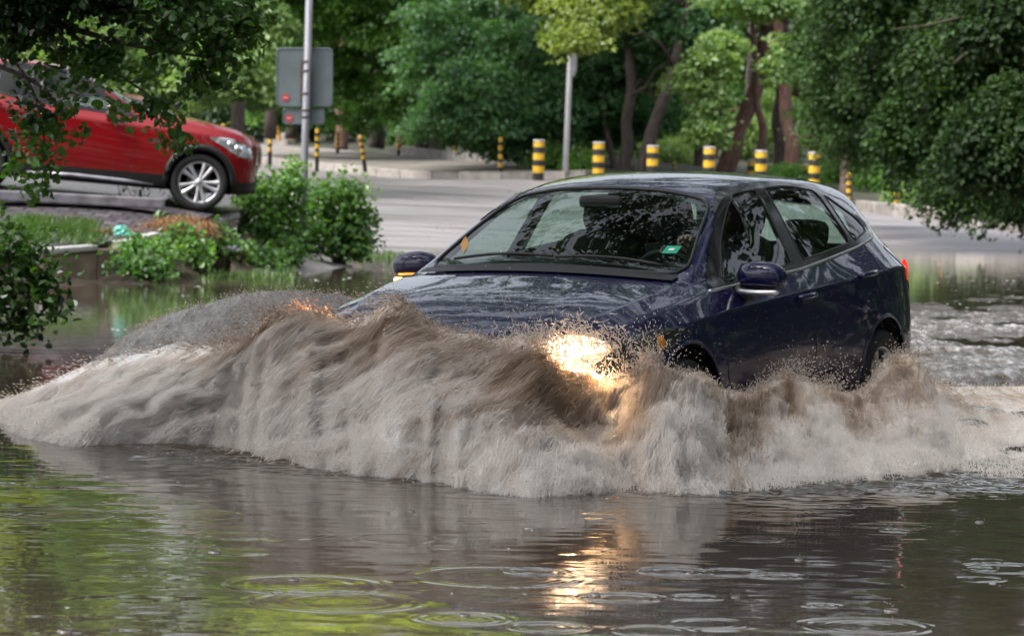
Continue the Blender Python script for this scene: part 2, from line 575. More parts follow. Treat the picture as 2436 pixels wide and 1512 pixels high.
def cobble_mat():
    m, nt, b = mat_new('cobble_paving')
    L = nt.links.new
    tc = nt.nodes.new('ShaderNodeTexCoord')
    mp = nt.nodes.new('ShaderNodeMapping'); mp.inputs['Scale'].default_value = (1, 1, .2); mp.inputs['Rotation'].default_value = (0, 0, .12)
    br = nt.nodes.new('ShaderNodeTexBrick')
    br.inputs['Scale'].default_value = 3.6
    br.inputs['Color1'].default_value = (.105, .092, .105, 1); br.inputs['Color2'].default_value = (.05, .044, .052, 1)
    br.inputs['Mortar'].default_value = (.012, .011, .010, 1)
    br.inputs['Mortar Size'].default_value = .05
    br.inputs['Brick Width'].default_value = .75; br.inputs['Row Height'].default_value = .75
    L(tc.outputs['Object'], mp.inputs[0]); L(mp.outputs[0], br.inputs['Vector'])
    L(br.outputs['Color'], b.inputs['Base Color'])
    b.inputs['Roughness'].default_value = .42
    bp = nt.nodes.new('ShaderNodeBump'); bp.inputs['Strength'].default_value = 1; bp.inputs['Distance'].default_value = .04
    iv = nt.nodes.new('ShaderNodeMath'); iv.operation = 'SUBTRACT'; iv.inputs[0].default_value = 1
    n = nt.nodes.new('ShaderNodeTexNoise'); n.inputs['Scale'].default_value = 5
    ad = nt.nodes.new('ShaderNodeMath'); ad.operation = 'ADD'
    L(br.outputs['Fac'], iv.inputs[1]); L(tc.outputs['Object'], n.inputs['Vector'])
    L(iv.outputs[0], ad.inputs[0]); L(n.outputs['Fac'], ad.inputs[1])
    L(ad.outputs[0], bp.inputs['Height']); L(bp.outputs[0], b.inputs['Normal'])
    return m


# side skirt of the lot on its right
n0 = 60
edge = [r_ * n0 + n0 - 1 for r_ in range(60)]
V2 = V[edge].copy(); V2[:, 2] = -.5
b0 = len(V)
V = np.r_[V, V2]
F = np.r_[F, np.array([[edge[k], b0 + k, b0 + k + 1, edge[k + 1]] for k in range(59)])]
tag(obj('parking_lot', V, F, cobble_mat(), smooth=False), kind='structure')


def lot_z(x, y): return float(LOT(np.array([float(x)]), np.array([float(y)]))[0])


# stone retaining wall : blocks with caps
rw = empty('retaining_wall', (0, 0, 0), 'weathered stone retaining wall holding up the parking lot above the flood water', 'wall')
block_m = stone_mat('wall_stone', (.07, .05, .042), (.30, .23, .185), 5)
cap_m = stone_mat('wall_cap', (.16, .155, .15), (.42, .42, .42), 4)
rng = random.Random(5)
mbb, mbc = MB(), MB(); tb, tc_ = [], []
d = np.r_[0, np.cumsum(np.linalg.norm(np.diff(wf, axis=0), axis=1))]
s = 0
while s < d[-1] - .1:
    l = min(rng.uniform(.35, .8), d[-1] - s)
    a = Vector([np.interp(s + .012, d, wf[:, k]) for k in range(3)]); b = Vector([np.interp(s + l, d, wf[:, k]) for k in range(3)])
    c = (a + b) / 2
    ang = math.atan2(b.y - a.y, b.x - a.x); R = Matrix.Rotation(ang, 3, 'Z') @ Matrix.Rotation(-math.atan2(b.z - a.z, (b.xy - a.xy).length), 3, 'Y')
    n = Vector((-math.sin(ang), math.cos(ang), 0))
    z0 = -.5
    j = rng.uniform(-.04, .05)
    mbb.box((c.x + n.x * (.2 + j), c.y + n.y * (.2 + j), (z0 + c.z - .06) / 2), ((b - a).length, .4, c.z - .06 - z0), Matrix.Rotation(ang, 3, 'Z'))
    tb += [rng.random()] * 8
    if not (4.6 < s < 5.6) and rng.random() < .9:
        mbc.box(c + n * (.17 + j * .5) + Vector((0, 0, -.03 + rng.uniform(-.02, .015))), ((b - a).length * .98, .44, .075), R)
        tc_ += [rng.random()] * 8
    s += l
o = mbb.build('stone_block', block_m, rw, bevel=.025); pattr(o.data, 'tint', tb)
o = mbc.build('coping', cap_m, rw, bevel=.02); pattr(o.data, 'tint', tc_)

# long flat kerb slab beneath the red car
mb = MB()
A, B = at(-120, 458, 41.7), at(392, 484, 42.0)
c = (A + B) / 2
mb.box(c, ((B - A).length, .34, .13), Matrix.Rotation(math.atan2(B.y - A.y, B.x - A.x), 3, 'Z') @ Matrix.Rotation(-math.atan2(B.z - A.z, (B.xy - A.xy).length), 3, 'Y'))
o = mb.build('parking_kerb', noise_mat('wet_slab', (.10, .095, .11), (.22, .21, .24), 5, .35, bump=.3), bevel=.02)
tag(o, 'long wet grey kerb slab lying under the red off-road car', 'kerb slab')

# ------------------------------------------------------------------ bollards
def stripe_mat(name, period, offset, duty, foot):
    m, nt, b = mat_new(name)
    L = nt.links.new
    tc = nt.nodes.new('ShaderNodeTexCoord')
    sx = nt.nodes.new('ShaderNodeSeparateXYZ')
    ma = nt.nodes.new('ShaderNodeMath'); ma.operation = 'MULTIPLY_ADD'; ma.inputs[1].default_value = 1 / period; ma.inputs[2].default_value = offset
    fr = nt.nodes.new('ShaderNodeMath'); fr.operation = 'FRACT'
    lt = nt.nodes.new('ShaderNodeMath'); lt.operation = 'LESS_THAN'; lt.inputs[1].default_value = duty
    n = nt.nodes.new('ShaderNodeTexNoise'); n.inputs['Scale'].default_value = 14; n.inputs['Detail'].default_value = 5
    ye = nt.nodes.new('ShaderNodeValToRGB')
    ye.color_ramp.elements[0].color = (.22, .12, .015, 1); ye.color_ramp.elements[0].position = .30
    ye.color_ramp.elements[1].color = (.66, .39, .015, 1); ye.color_ramp.elements[1].position = .52
    st = nt.nodes.new('ShaderNodeMath'); st.operation = 'GREATER_THAN'; st.inputs[1].default_value = foot
    ml = nt.nodes.new('ShaderNodeMath'); ml.operation = 'MULTIPLY'
    mx = nt.nodes.new('ShaderNodeMixRGB'); mx.inputs[1].default_value = (.010, .010, .010, 1)
    L(tc.outputs['Object'], sx.inputs[0]); L(sx.outputs['Z'], ma.inputs[0]); L(ma.outputs[0], fr.inputs[0]); L(fr.outputs[0], lt.inputs[0])
    L(tc.outputs['Object'], n.inputs['Vector']); L(n.outputs['Fac'], ye.inputs[0])
    L(sx.outputs['Z'], st.inputs[0]); L(lt.outputs[0], ml.inputs[0]); L(st.outputs[0], ml.inputs[1]); L(ml.outputs[0], mx.inputs[0]); L(ye.outputs[0], mx.inputs[2]); L(mx.outputs[0], b.inputs['Base Color'])
    b.inputs['Roughness'].default_value = .45
    return m


def bollard_mesh(r, h, thick):
    mb = MB()
    prof = [(r * .98, -.3), (r, .02), (r, h - .05), (r * .93, h - .015), (r * .6, h), (0.001, h + .004)]
    mb.lathe(prof, 20, 'Z')
    if thick:
        for z in (.26, .54, .82):
            mb.lathe([(r, z - .115), (r * 1.025, z - .11), (r * 1.025, z + .11), (r, z + .115)], 20, 'Z')
    me = bpy.data.meshes.new('bollard')
    me.from_pydata(mb.v, [], mb.f)
    me.polygons.foreach_set('use_smooth', np.ones(len(me.polygons), bool))
    return me


thick_m = stripe_mat('bollard_band', .328, .146, .53, .27)
thin_m = stripe_mat('bollard_band_thin', .21, .476, .54, .105)
cap_white = flat_mat('bollard_cap', (.55, .55, .57), .5)
thick_me = bollard_mesh(.145, 1.10, False); thick_me.materials.append(thick_m)
thin_me = bollard_mesh(.058, .86, False); thin_me.materials.append(thin_m)
cap_mb = MB(); cap_mb.lathe([(.150, 1.085), (.150, 1.112), (.12, 1.12), (.001, 1.122)], 20, 'Z')
cap_me = bpy.data.meshes.new('cap'); cap_me.from_pydata(cap_mb.v, [], cap_mb.f); cap_me.materials.append(cap_white)

THICK = [(1280, 437, 89, 1, 'thick yellow and black bollard standing on the road beside the pavement kerb end'),
         (1422, 443, 88, 1, 'thick yellow and black bollard rising over the front edge of the dark blue car roof'),
         (1550, 452, 87.5, 1, 'thick yellow and black bollard in front of the pair of leaning dark trunks'),
         (1685, 456, 87, 1, 'thick yellow and black bollard at the foot of the leaning reddish pine trunk'),
         (1808, 465, 86.5, 1, 'thick yellow and black bollard below the thin crooked red trunk'),
         (1935, 470, 86, 1, 'thick yellow and black bollard above the rear of the blue car roof'),
         (1787, 468, 97, .92, 'yellow and black bollard half hidden behind the one below the crooked red trunk'),
         (1916, 480, 95, .93, 'yellow and black bollard half hidden behind the rearmost thick bollard')]
for x, y, D, k, lab in THICK:
    p = at(x, y, D)
    o = link('bollard', thick_me); o.location = p; o.scale = (k, k, k)
    o.rotation_euler = (0, math.radians(.6), 0)
    tag(o, lab, 'bollard', 'thick yellow and black bollards in a row behind the car')
    c = link('cap', cap_me, None, o)
THIN = [(642, 369, 96.5, .87, 0, 'thin yellow and black post on the pavement between the red car nose and the signpost'),
        (754, 381, 94.5, .86, 0, 'thin yellow and black post just right of the signpost'),
        (866, 386, 94, .74, -9, 'thin yellow and black post tilting over to the left on the pavement'),
        (803, 356, 110, .6, 0, 'small yellow and black post in front of a dark trunk, behind the tilting post'),
        (948, 361, 108, .57, 0, 'small yellow and black post at the left end of the low concrete edging'),
        (1083, 374, 104, .5, 0, 'small dim yellow and black post behind the middle of the low edging'),
        (1190, 408, 93.5, .93, 0, 'thin yellow and black post on the pavement near the thick bollard at the kerb end'),
        (530, 372, 112, 1.05, 0, 'thin yellow and black post peeping over the bonnet of the red car'),
        (1603, 428, 98, .52, 0, 'small post with worn pale yellow top just above the blue car roof'),
        (2018, 486, 84, .76, 0, 'thin yellow and black post beside the brown lamp post behind the kerb'),
        (2132, 494, 82, .72, 0, 'thin yellow and black post standing alone on the verge behind the grey kerb'),
        (2241, 505, 79, .75, 0, 'thin yellow and black post mostly hidden in the leaves behind the kerb')]
for x, y, D, h, tilt, lab in THIN:
    p = at(x, y, D)
    o = link('bollard_post', thin_me); o.location = p; k = h / .86
    o.scale = (1, 1, k); o.rotation_euler = (0, math.radians(tilt), 0)
    tag(o, lab, 'bollard', 'thin yellow and black posts along the kerbs')
# two slanting orange stakes behind the sign
stake_m = noise_mat('orange_stake', (.35, .17, .02), (.55, .28, .03), 10, .6)
for (x0, y0, x1, y1, lab) in ((692, 332, 697, 290, 'orange stake leaning right behind the small sign panel'), (664, 334, 661, 278, 'dull orange stake seen left of the small sign panel')):
    mb = MB(); a, b = at(x0, y0, 118), at(x1, y1, 118)
    mb.tube([a, b], [.07, .06], 8)
    tag(mb.build('stake', stake_m), lab, 'stake', 'orange stakes behind the sign')

# ------------------------------------------------------------------ road sign seen from behind
sb = at(719, 585, 46)
sg = empty('road_sign', sb, 'grey metal signpost with two sign plates seen from behind, rising out of the roadside bush', 'road sign')
def loc(px, py, D=46): return at(px, py, D) - sb
mb = MB(); mb.tube([loc(719, 600), loc(722, 465), loc(737, -60)], .049, 16); mb.build('pole', M['galv'], sg, True)


def plate(x0, y0, x1, y1, D, name):
    """rounded plate with a folded rim"""
    a, b = loc(x0, y0, D), loc(x1, y1, D)
    w, h = b.x - a.x, a.z - b.z
    c = (a + b) / 2; r = .06 if h > .5 else .035
    out = []
    for cx, cz, a0 in ((w / 2 - r, h / 2 - r, 0), (-w / 2 + r, h / 2 - r, 90), (-w / 2 + r, -h / 2 + r, 180), (w / 2 - r, -h / 2 + r, 270)):
        for k in range(7):
            q = math.radians(a0 + k * 15)
            out.append((cx + r * math.cos(q), cz + r * math.sin(q)))
    n = len(out)
    V, F = [], []
    for s_, y in ((1, -.012), (.975, -.016), (.972, -.004), (0.0, -.004)):
        for px, pz in out: V.append((px * s_ if s_ else 0, y, pz * s_ if s_ else 0))
    for px, pz in out: V.append((px, .012, pz))
    for j in range(3):
        for k in range(n): F.append((j * n + k, j * n + (k + 1) % n, (j + 1) * n + (k + 1) % n, (j + 1) * n + k))
    for k in range(n): F.append((k, 4 * n + k, 4 * n + (k + 1) % n, (k + 1) % n))
    F.append(tuple(4 * n + k for k in range(n))[::-1])
    o = poly_obj(name, V, F, M['sign_back'], sg)
    o.location = c; o.rotation_euler = (0, math.radians(-.9), 0)
    return o, w, h


p1, w1, h1 = plate(658, 112, 791, 255, 46.09, 'sign_plate')
p2, w2, h2 = plate(673, 257, 772, 296, 46.09, 'sign_plate')
for q, (px, py) in ((p1, (679, 231)), (p2, (687.5, 280))):
    mb = MB(); mb.lathe([(.052, -.0075), (.052, -.0100), (.001, -.0102)], 20, 'Y')
    st = mb.build('sticker', M['red_sticker'], q)
    st.location = loc(px, py, 46.09) - Vector(q.location)
    mb = MB(); mb.box((0, -.0106, 0), (.06, .0012, .014)); m_ = mb.build('sticker_bar', flat_mat('sticker_bar', (.75, .35, .33), .5), q); m_.location = st.location
cl = MB()
for py in (146, 168, 222, 262, 278):
    c = loc(732 - py * .02, py, 46)
    cl.lathe([(.051, c.z - .012), (.055, c.z - .012), (.055, c.z + .012), (.051, c.z + .012)], 16, 'Z', (c.x, c.y, 0))
cl.box(loc(718, 195, 46.05), (.035, .04, .56))
cl.build('clamp', noise_mat('rusty_clamp', (.04, .03, .028), (.13, .09, .07), 20, .7), sg)

# slim white pole with an edge-on plate beyond the road
wp = at(1345, 406, 90.5)
g = empty('white_pole', wp, 'slim white painted pole with a plate seen edge-on, its top lost in lime leaves', 'pole')
mb = MB(); mb.tube([at(1345, 408, 90.5) - wp, at(1357.5, 110, 90.5) - wp, at(1362, -40, 90.5) - wp], [.075, .068, .06], 12)
mb.build('post', M['white_paint'], g, True)
mb = MB()
c = at(1362, 152, 90.4) - wp
prof = [(-.33, .14), (-.30, .0), (.0, -.10), (.25, -.09), (.33, .05), (.33, .14)]
V = [(dx * .55, (-.3 if s else .3), z) for s in (0, 1) for z, dx in [(-.36, .02), (-.30, .12), (-.1, .2), (.36, .2), (.36, -.12), (-.2, -.12)]]
n = 6
mb.add([Vector(v) + c for v in V], [tuple(range(n)), tuple(range(2 * n - 1, n - 1, -1))] + [(k, k + n, (k + 1) % n + n, (k + 1) % n) for k in range(n)])
mb.build('sign_plate', noise_mat('plate_grey', (.25, .25, .28), (.42, .42, .46), 5, .5), g, bevel=.015)

# old brown lamp post at the right
lp = at(2012, 474, 86)
g = empty('lamp_post', lp, 'slim brown lamp post with a ringed foot in front of the dark leaves', 'lamp post')
mb = MB(); mb.lathe([(.17, -.2), (.17, .35), (.15, .4), (.15, 1.15), (.20, 1.2), (.20, 1.26), (.11, 1.34), (.085, 2.2), (.07, 5.0)], 14, 'Z')
mb.build('shaft', noise_mat('brown_iron', (.06, .035, .03), (.13, .085, .075), 6, .6), g, True)
mb = MB(); mb.tube([(0, 0, 4.9), (0, 0, 5.4), (.3, 0, 5.7), (.8, 0, 5.75)], .05, 8); mb.build('arm', M['blacktrim'], g, True)
mb = MB(); mb.lathe([(.02, 5.74), (.16, 5.70), (.2, 5.6), (.1, 5.55), (.001, 5.54)], 12, 'Z', (.9, 0, 0)); mb.build('lamp_head', M['blacktrim'], g, True)
# ------------------------------------------------------------------ foliage
def unit(a): return a / np.maximum(np.linalg.norm(a, axis=1, keepdims=True), 1e-9)


def leaf_geo(P, A, N, L, W, fold=.18, hexa=False):
    A = unit(A); N = unit(N - A * (N * A).sum(1, keepdims=True)); B = np.cross(N, A)
    L = L[:, None]; W = W[:, None]
    if not hexa:
        V = np.stack([P - A * L * .5, P + B * W * .5 - A * L * .05 + N * fold * W, P + A * L * .5 - N * L * .08, P - B * W * .5 - A * L * .05 + N * fold * W], 1)
        k = np.arange(len(P))[:, None] * 4
        F = k + np.array([[0, 1, 2, 3]])
        return V.reshape(-1, 3), F, 4
    t = [(-.5, 0, 0), (-.22, .42, fold), (.15, .5, fold), (.5, 0, -.12), (.15, -.5, fold), (-.22, -.42, fold)]
    V = np.stack([P + A * L * a + B * W * b + N * W * c for a, b, c in t], 1)
    k = np.arange(len(P))[:, None] * 6
    F = np.concatenate([k + np.array([[0, 1, 2, 3]]), k + np.array([[0, 3, 4, 5]])], 0)
    return V.reshape(-1, 3), F, 6


def crown_mesh(name, blobs, rng, leaf=.15, per=90, csize=.55, flat=.38, up=.75, hexa=False, tint_sd=.22, hang=.35, gap=.0):
    """blobs: (centre, (rx,ry,rz), clusters[, tint]) ; clusters of leaves are spread over each blob's outer volume"""
    Ps, As, Ns, Ts = [], [], [], []
    for bl in blobs:
        c, r, n = bl[:3]
        tint0 = bl[3] if len(bl) > 3 else .45
        c = np.array(c, float); r = np.array(r, float)
        d = unit(rng.normal(size=(n, 3)))
        flip = (d[:, 1] > .35) & (rng.random(n) < .5)
        d[flip, 1] *= -1
        rad = .35 + .65 * rng.random(n) ** .5
        wob = 1 + .28 * fbm(d * 1.7 + c[None] * .37, 3, 5)
        cc = c + d * r * (rad * wob)[:, None]
        ct = np.clip(tint0 + rng.normal(0, tint_sd, n), 0, 1)
        sz = csize * rng.uniform(.6, 1.35, n)
        lp = rng.normal(size=(n, per, 3))
        lp *= np.where(np.linalg.norm(lp, axis=2, keepdims=True) > 1.9, .6, 1)
        lp = lp * (sz[:, None, None] * np.array([.55, .55, .55 * flat]))
        # shelves sag outwards
        out = d.copy(); out[:, 2] *= .2; out = unit(out)
        lp[..., 2] -= hang * (lp * out[:, None, :]).sum(-1)
        P = cc[:, None] + lp
        N = np.array([0, 0, up]) + .35 * d[:, None] + rng.normal(0, .42, (n, per, 3))
        A = out[:, None] * .8 + np.array([0, 0, -.35]) + rng.normal(0, .6, (n, per, 3))
        T = np.clip(ct[:, None] + rng.normal(0, .13, (n, per)), 0, 1)
        Ps.append(P.reshape(-1, 3)); As.append(A.reshape(-1, 3)); Ns.append(N.reshape(-1, 3)); Ts.append(T.ravel())
    P, A, N, T = map(np.concatenate, (Ps, As, Ns, Ts))
    L = leaf * rng.uniform(.65, 1.3, len(P))
    V, F, k = leaf_geo(P, A, N, L, L * rng.uniform(.6, .9, len(P)), hexa=hexa)
    me = fast_mesh(name, V, F)
    pattr(me, 'tint', np.repeat(T, k))
    return me


def blob(x, y, D, rx, ry, n, tint=.45, depth=None):
    """ellipsoid seen around photo position x,y with photo radii rx,ry at distance D"""
    c = at(x, y, D)
    k = S * D / FPX
    return (c, (rx * k, depth or max(rx, ry) * k * .8, ry * k), n, tint)


def trunk_obj(pts, radii, mat, parent, rng, limbs=0, name='trunk'):
    P = catmull(pts, 6)
    P = P + np.stack([vnoise(P * 1.3, 3), vnoise(P * 1.3, 4), np.zeros(len(P))], 1) * radii[0] * .35
    R = np.interp(np.linspace(0, 1, len(P)), np.linspace(0, 1, len(radii)), radii)
    R = R * (1 + .12 * vnoise(P * 2.1, 9))
    mb = MB(); mb.tube([Vector(p) for p in P], list(R), 12)
    for _ in range(limbs):
        k = rng.integers(len(P) // 2, len(P) - 1)
        d = Vector((rng.normal(), rng.normal(), .6 + rng.random())).normalized()
        L = rng.uniform(1.2, 3.5)
        q = [Vector(P[k]) + d * L * t + Vector((0, 0, -.25 * L * t * t)) + Vector(rng.normal(0, .08, 3)) for t in (0, .35, .7, 1)]
        r0 = R[k] * .45
        mb.tube(q, [r0, r0 * .7, r0 * .4, r0 * .15], 7)
    return mb.build(name, mat, parent, True)


def tree(label, trunk, blobs, mat, bark, seed, leaf=.15, per=90, csize=.6, group=None, limbs=5, cat='tree', name='tree', **kw):
    rng = np.random.default_rng(seed)
    base = Vector(trunk[0][0])
    root = empty(name, base, label, cat, group)
    if trunk:
        trunk_obj([Vector(p) - base for p in trunk[0]], trunk[1], bark, root, rng, limbs)
    if blobs:
        me = crown_mesh('crown', blobs, rng, leaf, per, csize, **kw)
        o = link('crown', me, mat, root)
        o.location = -base
    return root


def tk(*pts, w=30):
    """trunk from photo points ((x,y,D),...) ; w photo width at the base"""
    P = [at(*p) for p in pts]
    r = w / 2 * S * pts[0][2] / FPX
    return (P, [r * 1.25, r, r * .85, r * .6])


GT = 'woodland trees behind the pavement and kerb'
UP = lambda x, D, rx, n, y0=-160, ry=150, t=.5: blob(x, y0 * 1.5, D, rx, ry * 1.9, int(n * 1.5), t)      # the upper crown, mirrored in the water
# --- main maples in the middle
tree('broad blue-green maple whose leafy skirt hangs over the middle of the pavement', tk((1120, 384, 108), (1135, 290, 108), (1150, 120, 107), (1160, -60, 107), (1165, -300, 107), w=30),
     [blob(1060, 120, 98, 150, 100, 60, .5), blob(1250, 150, 97, 170, 110, 80, .5), blob(1130, 240, 95, 150, 80, 55, .5), blob(1280, 270, 96, 130, 65, 50, .45), blob(1040, 280, 96, 70, 45, 16, .5),
      blob(1400, 220, 98, 110, 110, 40, .42), blob(1200, 20, 100, 220, 110, 80, .5), blob(1170, 330, 97, 120, 36, 22, .42), UP(1150, 102, 260, 150, -200, 190)],
     M['leaf_blue'], M['bark'], 11, per=110)
tree('tall tree with yellow-green foliage left of the blue-green maple', tk((890, 352, 112), (900, 240, 112), (905, 60, 112), (900, -150, 112), w=36),
     [blob(850, 120, 106, 150, 130, 70, .35), blob(930, 40, 104, 130, 90, 50, .45), blob(800, 240, 105, 110, 60, 34, .4), blob(930, 240, 104, 60, 60, 16, .35), blob(780, 40, 108, 130, 110, 50, .3), UP(860, 106, 260, 120, -200, 170, .9)],
     M['leaf_mid'], M['bark_grey'], 12, per=95)
tree('maple sprouting pale lime leaves over the top of the white pole', tk((1243, 348, 104), (1241, 250, 104), (1290, 60, 98), (1370, -60, 94), w=26),
     [blob(1390, 30, 89, 105, 62, 40, .6), blob(1370, 95, 88, 52, 32, 14, .75), blob(1470, -30, 90, 120, 70, 40, .5), blob(1320, -40, 92, 120, 60, 35, .5), UP(1400, 95, 260, 110, -230, 170, .5)],
     M['leaf_lime'], M['bark'], 13, leaf=.15, per=90)
tree('maple with two dark forked trunks leaning right behind the thick bollards', tk((1520, 415, 94), (1545, 330, 94), (1590, 190, 94), (1612, 110, 94), (1660, -90, 95), w=30),
     [blob(1560, 80, 96, 150, 100, 60, .4), blob(1480, 200, 97, 120, 90, 45, .4), blob(1440, 300, 98, 90, 60, 24, .35), blob(1640, 60, 95, 110, 80, 40, .45), blob(1560, 280, 98, 70, 40, 12, .4), UP(1570, 97, 240, 120, -180, 160, .5)],
     M['leaf_blue'], M['bark'], 14, per=100)
tree('dark slim twin trunk standing left of the leaning maple', tk((1478, 415, 95), (1490, 330, 95), (1502, 190, 95), (1495, 40, 96), w=28), [blob(1470, 60, 99, 110, 90, 40, .45), blob(1400, 290, 104, 70, 60, 24, .5), blob(1590, 250, 104, 70, 60, 20, .5)], M['leaf_blue'], M['bark'], 15)
tree('thin dark stem arching at the left of the forked maple', tk((1462, 412, 96), (1445, 330, 96), (1438, 270, 96), (1430, 120, 97), w=15), [blob(1425, 150, 99, 70, 70, 14, .4)], M['leaf_mid'], M['bark'], 16, limbs=1)
tree('maple branch with pale yellow-green leaf tufts hanging in front of the dark pine gap', tk((1660, 408, 104), (1662, 300, 104), (1665, 120, 103), (1665, -60, 100), w=26),
     [blob(1685, 140, 90, 48, 45, 16, .75), blob(1660, 185, 90, 55, 35, 14, .65), blob(1690, 220, 90, 45, 40, 12, .7), blob(1700, 285, 90, 50, 32, 12, .75), blob(1680, 330, 90, 42, 18, 7, .8), blob(1720, 100, 91, 40, 25, 9, .6), UP(1700, 96, 180, 80, -160, 150, .6)],
     M['leaf_pale'], M['bark'], 17, leaf=.15, per=80, csize=.5)
tree('maple with pale tufts of leaves dangling at the top between the red pines', tk((1900, 420, 118), (1895, 300, 118), (1890, 100, 110), (1880, -60, 98), w=26),
     [blob(1830, 10, 92, 90, 40, 22, .7), blob(1860, 130, 91, 40, 45, 12, .7), blob(1760, 0, 92, 90, 40, 20, .6), blob(1880, 165, 91, 45, 25, 8, .75), UP(1850, 96, 200, 90, -160, 160, .6)],
     M['leaf_pale'], M['bark'], 18, per=80, csize=.5)
# --- reddish pines
tree('thick reddish pine leaning right behind the fourth thick bollard', tk((1718, 415, 98), (1735, 360, 98), (1770, 270, 98), (1806, 170, 98), (1822, 60, 98), (1835, -120, 98), w=42), [UP(1840, 100, 120, 30, -220, 100, .5)], M['needle'], M['bark_red'], 19, limbs=2, name='pine_tree')
tree('thin crooked red pine trunk between the two thicker pines', tk((1806, 372, 97), (1812, 310, 97), (1803, 240, 97), (1800, 160, 97), (1790, 40, 98), w=18), [UP(1790, 100, 90, 20, -180, 90, .5)], M['needle'], M['bark_red'], 20, limbs=1, name='pine_tree')
tree('tall straight greyish-red pine trunk right of the crooked one', tk((1874, 420, 95), (1880, 330, 95), (1868, 220, 95), (1850, 60, 95), (1842, -120, 95), w=32), [UP(1860, 98, 120, 30, -240, 100, .5)], M['needle'], M['bark_red'], 21, limbs=2, name='pine_tree')
tree('dark pine trunk directly behind the greyish-red one', tk((1853, 415, 101), (1858, 300, 101), (1868, 100, 101), (1870, -100, 101), w=36), [], M['needle'], M['bark'], 22, limbs=4, name='pine_tree')
# --- trunks under the left and middle crowns
for x0, y0, x1, y1, w, D, bark, lab in ((808, 350, 814, 240, 30, 117, 'bark_red', 'brownish trunk right of the signpost, behind the pavement'),
                                    (947, 352, 952, 260, 14, 116, 'bark_red', 'very thin reddish trunk left of the paired grey trunks'),
                                    (1003, 366, 996, 270, 36, 111, 'bark_grey', 'left one of two thick grey trunks standing side by side'),
                                    (1034, 371, 1040, 270, 40, 110.5, 'bark_grey', 'right one of two thick grey trunks standing side by side'),
                                    (1187, 392, 1210, 270, 36, 106, 'bark', 'dark trunk leaning right behind the thin post at the kerb end'),
                                    (1318, 400, 1345, 270, 30, 112, 'bark', 'dark leaning trunk in the shade left of the white pole'),
                                    (1690, 418, 1700, 280, 24, 112, 'bark_red', 'shaded reddish trunk left of the leaning pine'),
                                    (2165, 470, 2175, 380, 26, 96, 'bark_red', 'short reddish trunk glimpsed under the dark leaves, right of the lone post'),
                                    (1985, 470, 1990, 300, 30, 110, 'bark', 'shaded dark trunk just left of the lamp post'),
                                    (2085, 470, 2078, 330, 22, 104, 'bark', 'shaded trunk between the two posts of the right kerb')):
    P = tk((x0, y0 + 6, D), (x0 * .6 + x1 * .4, (y0 + y1) / 2, D), (x1, y1, D), (x1 + (x1 - x0) * 1.5, y1 - 260, D), w=w)
    tree(lab, P, [blob(x1, -60, D, 110, 90, 22, .4)], M['leaf_dark'], M[bark], int(x0), group=None, limbs=3)

for k, (x, dx, w, D) in enumerate(((905, 6, 12, 122), (965, -8, 14, 124), (1070, 10, 16, 119), (1150, 14, 12, 124), (1265, -4, 14, 120), (1375, 12, 16, 118), (1405, 16, 12, 122), (1560, -6, 14, 120), (1625, 10, 18, 116), (1765, 8, 12, 121),
                                   (1935, -8, 18, 113), (1965, 4, 12, 119), (2040, 6, 16, 112), (2110, -6, 14, 115), (740, 4, 16, 126), (850, 8, 16, 123))):
    tree('slim dark trunk deep in the shade of the wood, one of many alike', tk((x, 392, D), (x + dx, 300, D), (x + dx * 2.2, 150, D), (x + dx * 3, -100, D), w=w), [], M['leaf_dark'], M['bark'], 300 + k, group='slim trunks deep in the wood', limbs=2)
# --- light crowns on the left behind the red car
tree('pale sunlit green tree behind the red car, left of the signpost', tk((560, 330, 84), (565, 200, 84), (570, 20, 84), (570, -150, 84), w=30),
     [blob(590, 60, 78, 110, 90, 60, .55), blob(540, 170, 76, 110, 80, 55, .55), blob(630, 180, 80, 70, 70, 30, .45), blob(470, 90, 78, 110, 100, 50, .5), blob(360, 140, 80, 130, 110, 60, .45), blob(250, 120, 82, 130, 120, 50, .45), blob(90, 90, 84, 150, 110, 50, .4), UP(450, 80, 400, 160, -200, 190, .6)],
     M['leaf_pale'], M['bark'], 31, leaf=.13, per=110, csize=.5)
tree('tall yellow-green tree filling the gap above the sign plate', tk((690, 330, 108), (690, 200, 108), (690, 20, 108), (690, -120, 108), w=28),
     [blob(690, 60, 104, 110, 110, 50, .6), blob(640, 260, 106, 70, 50, 22, .3), blob(780, -20, 104, 120, 90, 40, .6), blob(725, 190, 110, 70, 70, 30, .5), blob(840, 190, 111, 80, 60, 26, .45), blob(970, 150, 111, 90, 90, 40, .5), blob(1005, 290, 110, 60, 26, 10, .5), blob(880, 285, 111, 70, 26, 12, .45), UP(690, 104, 220, 120, -190, 160, .7)],
     M['leaf_mid'], M['bark'], 32, per=100)
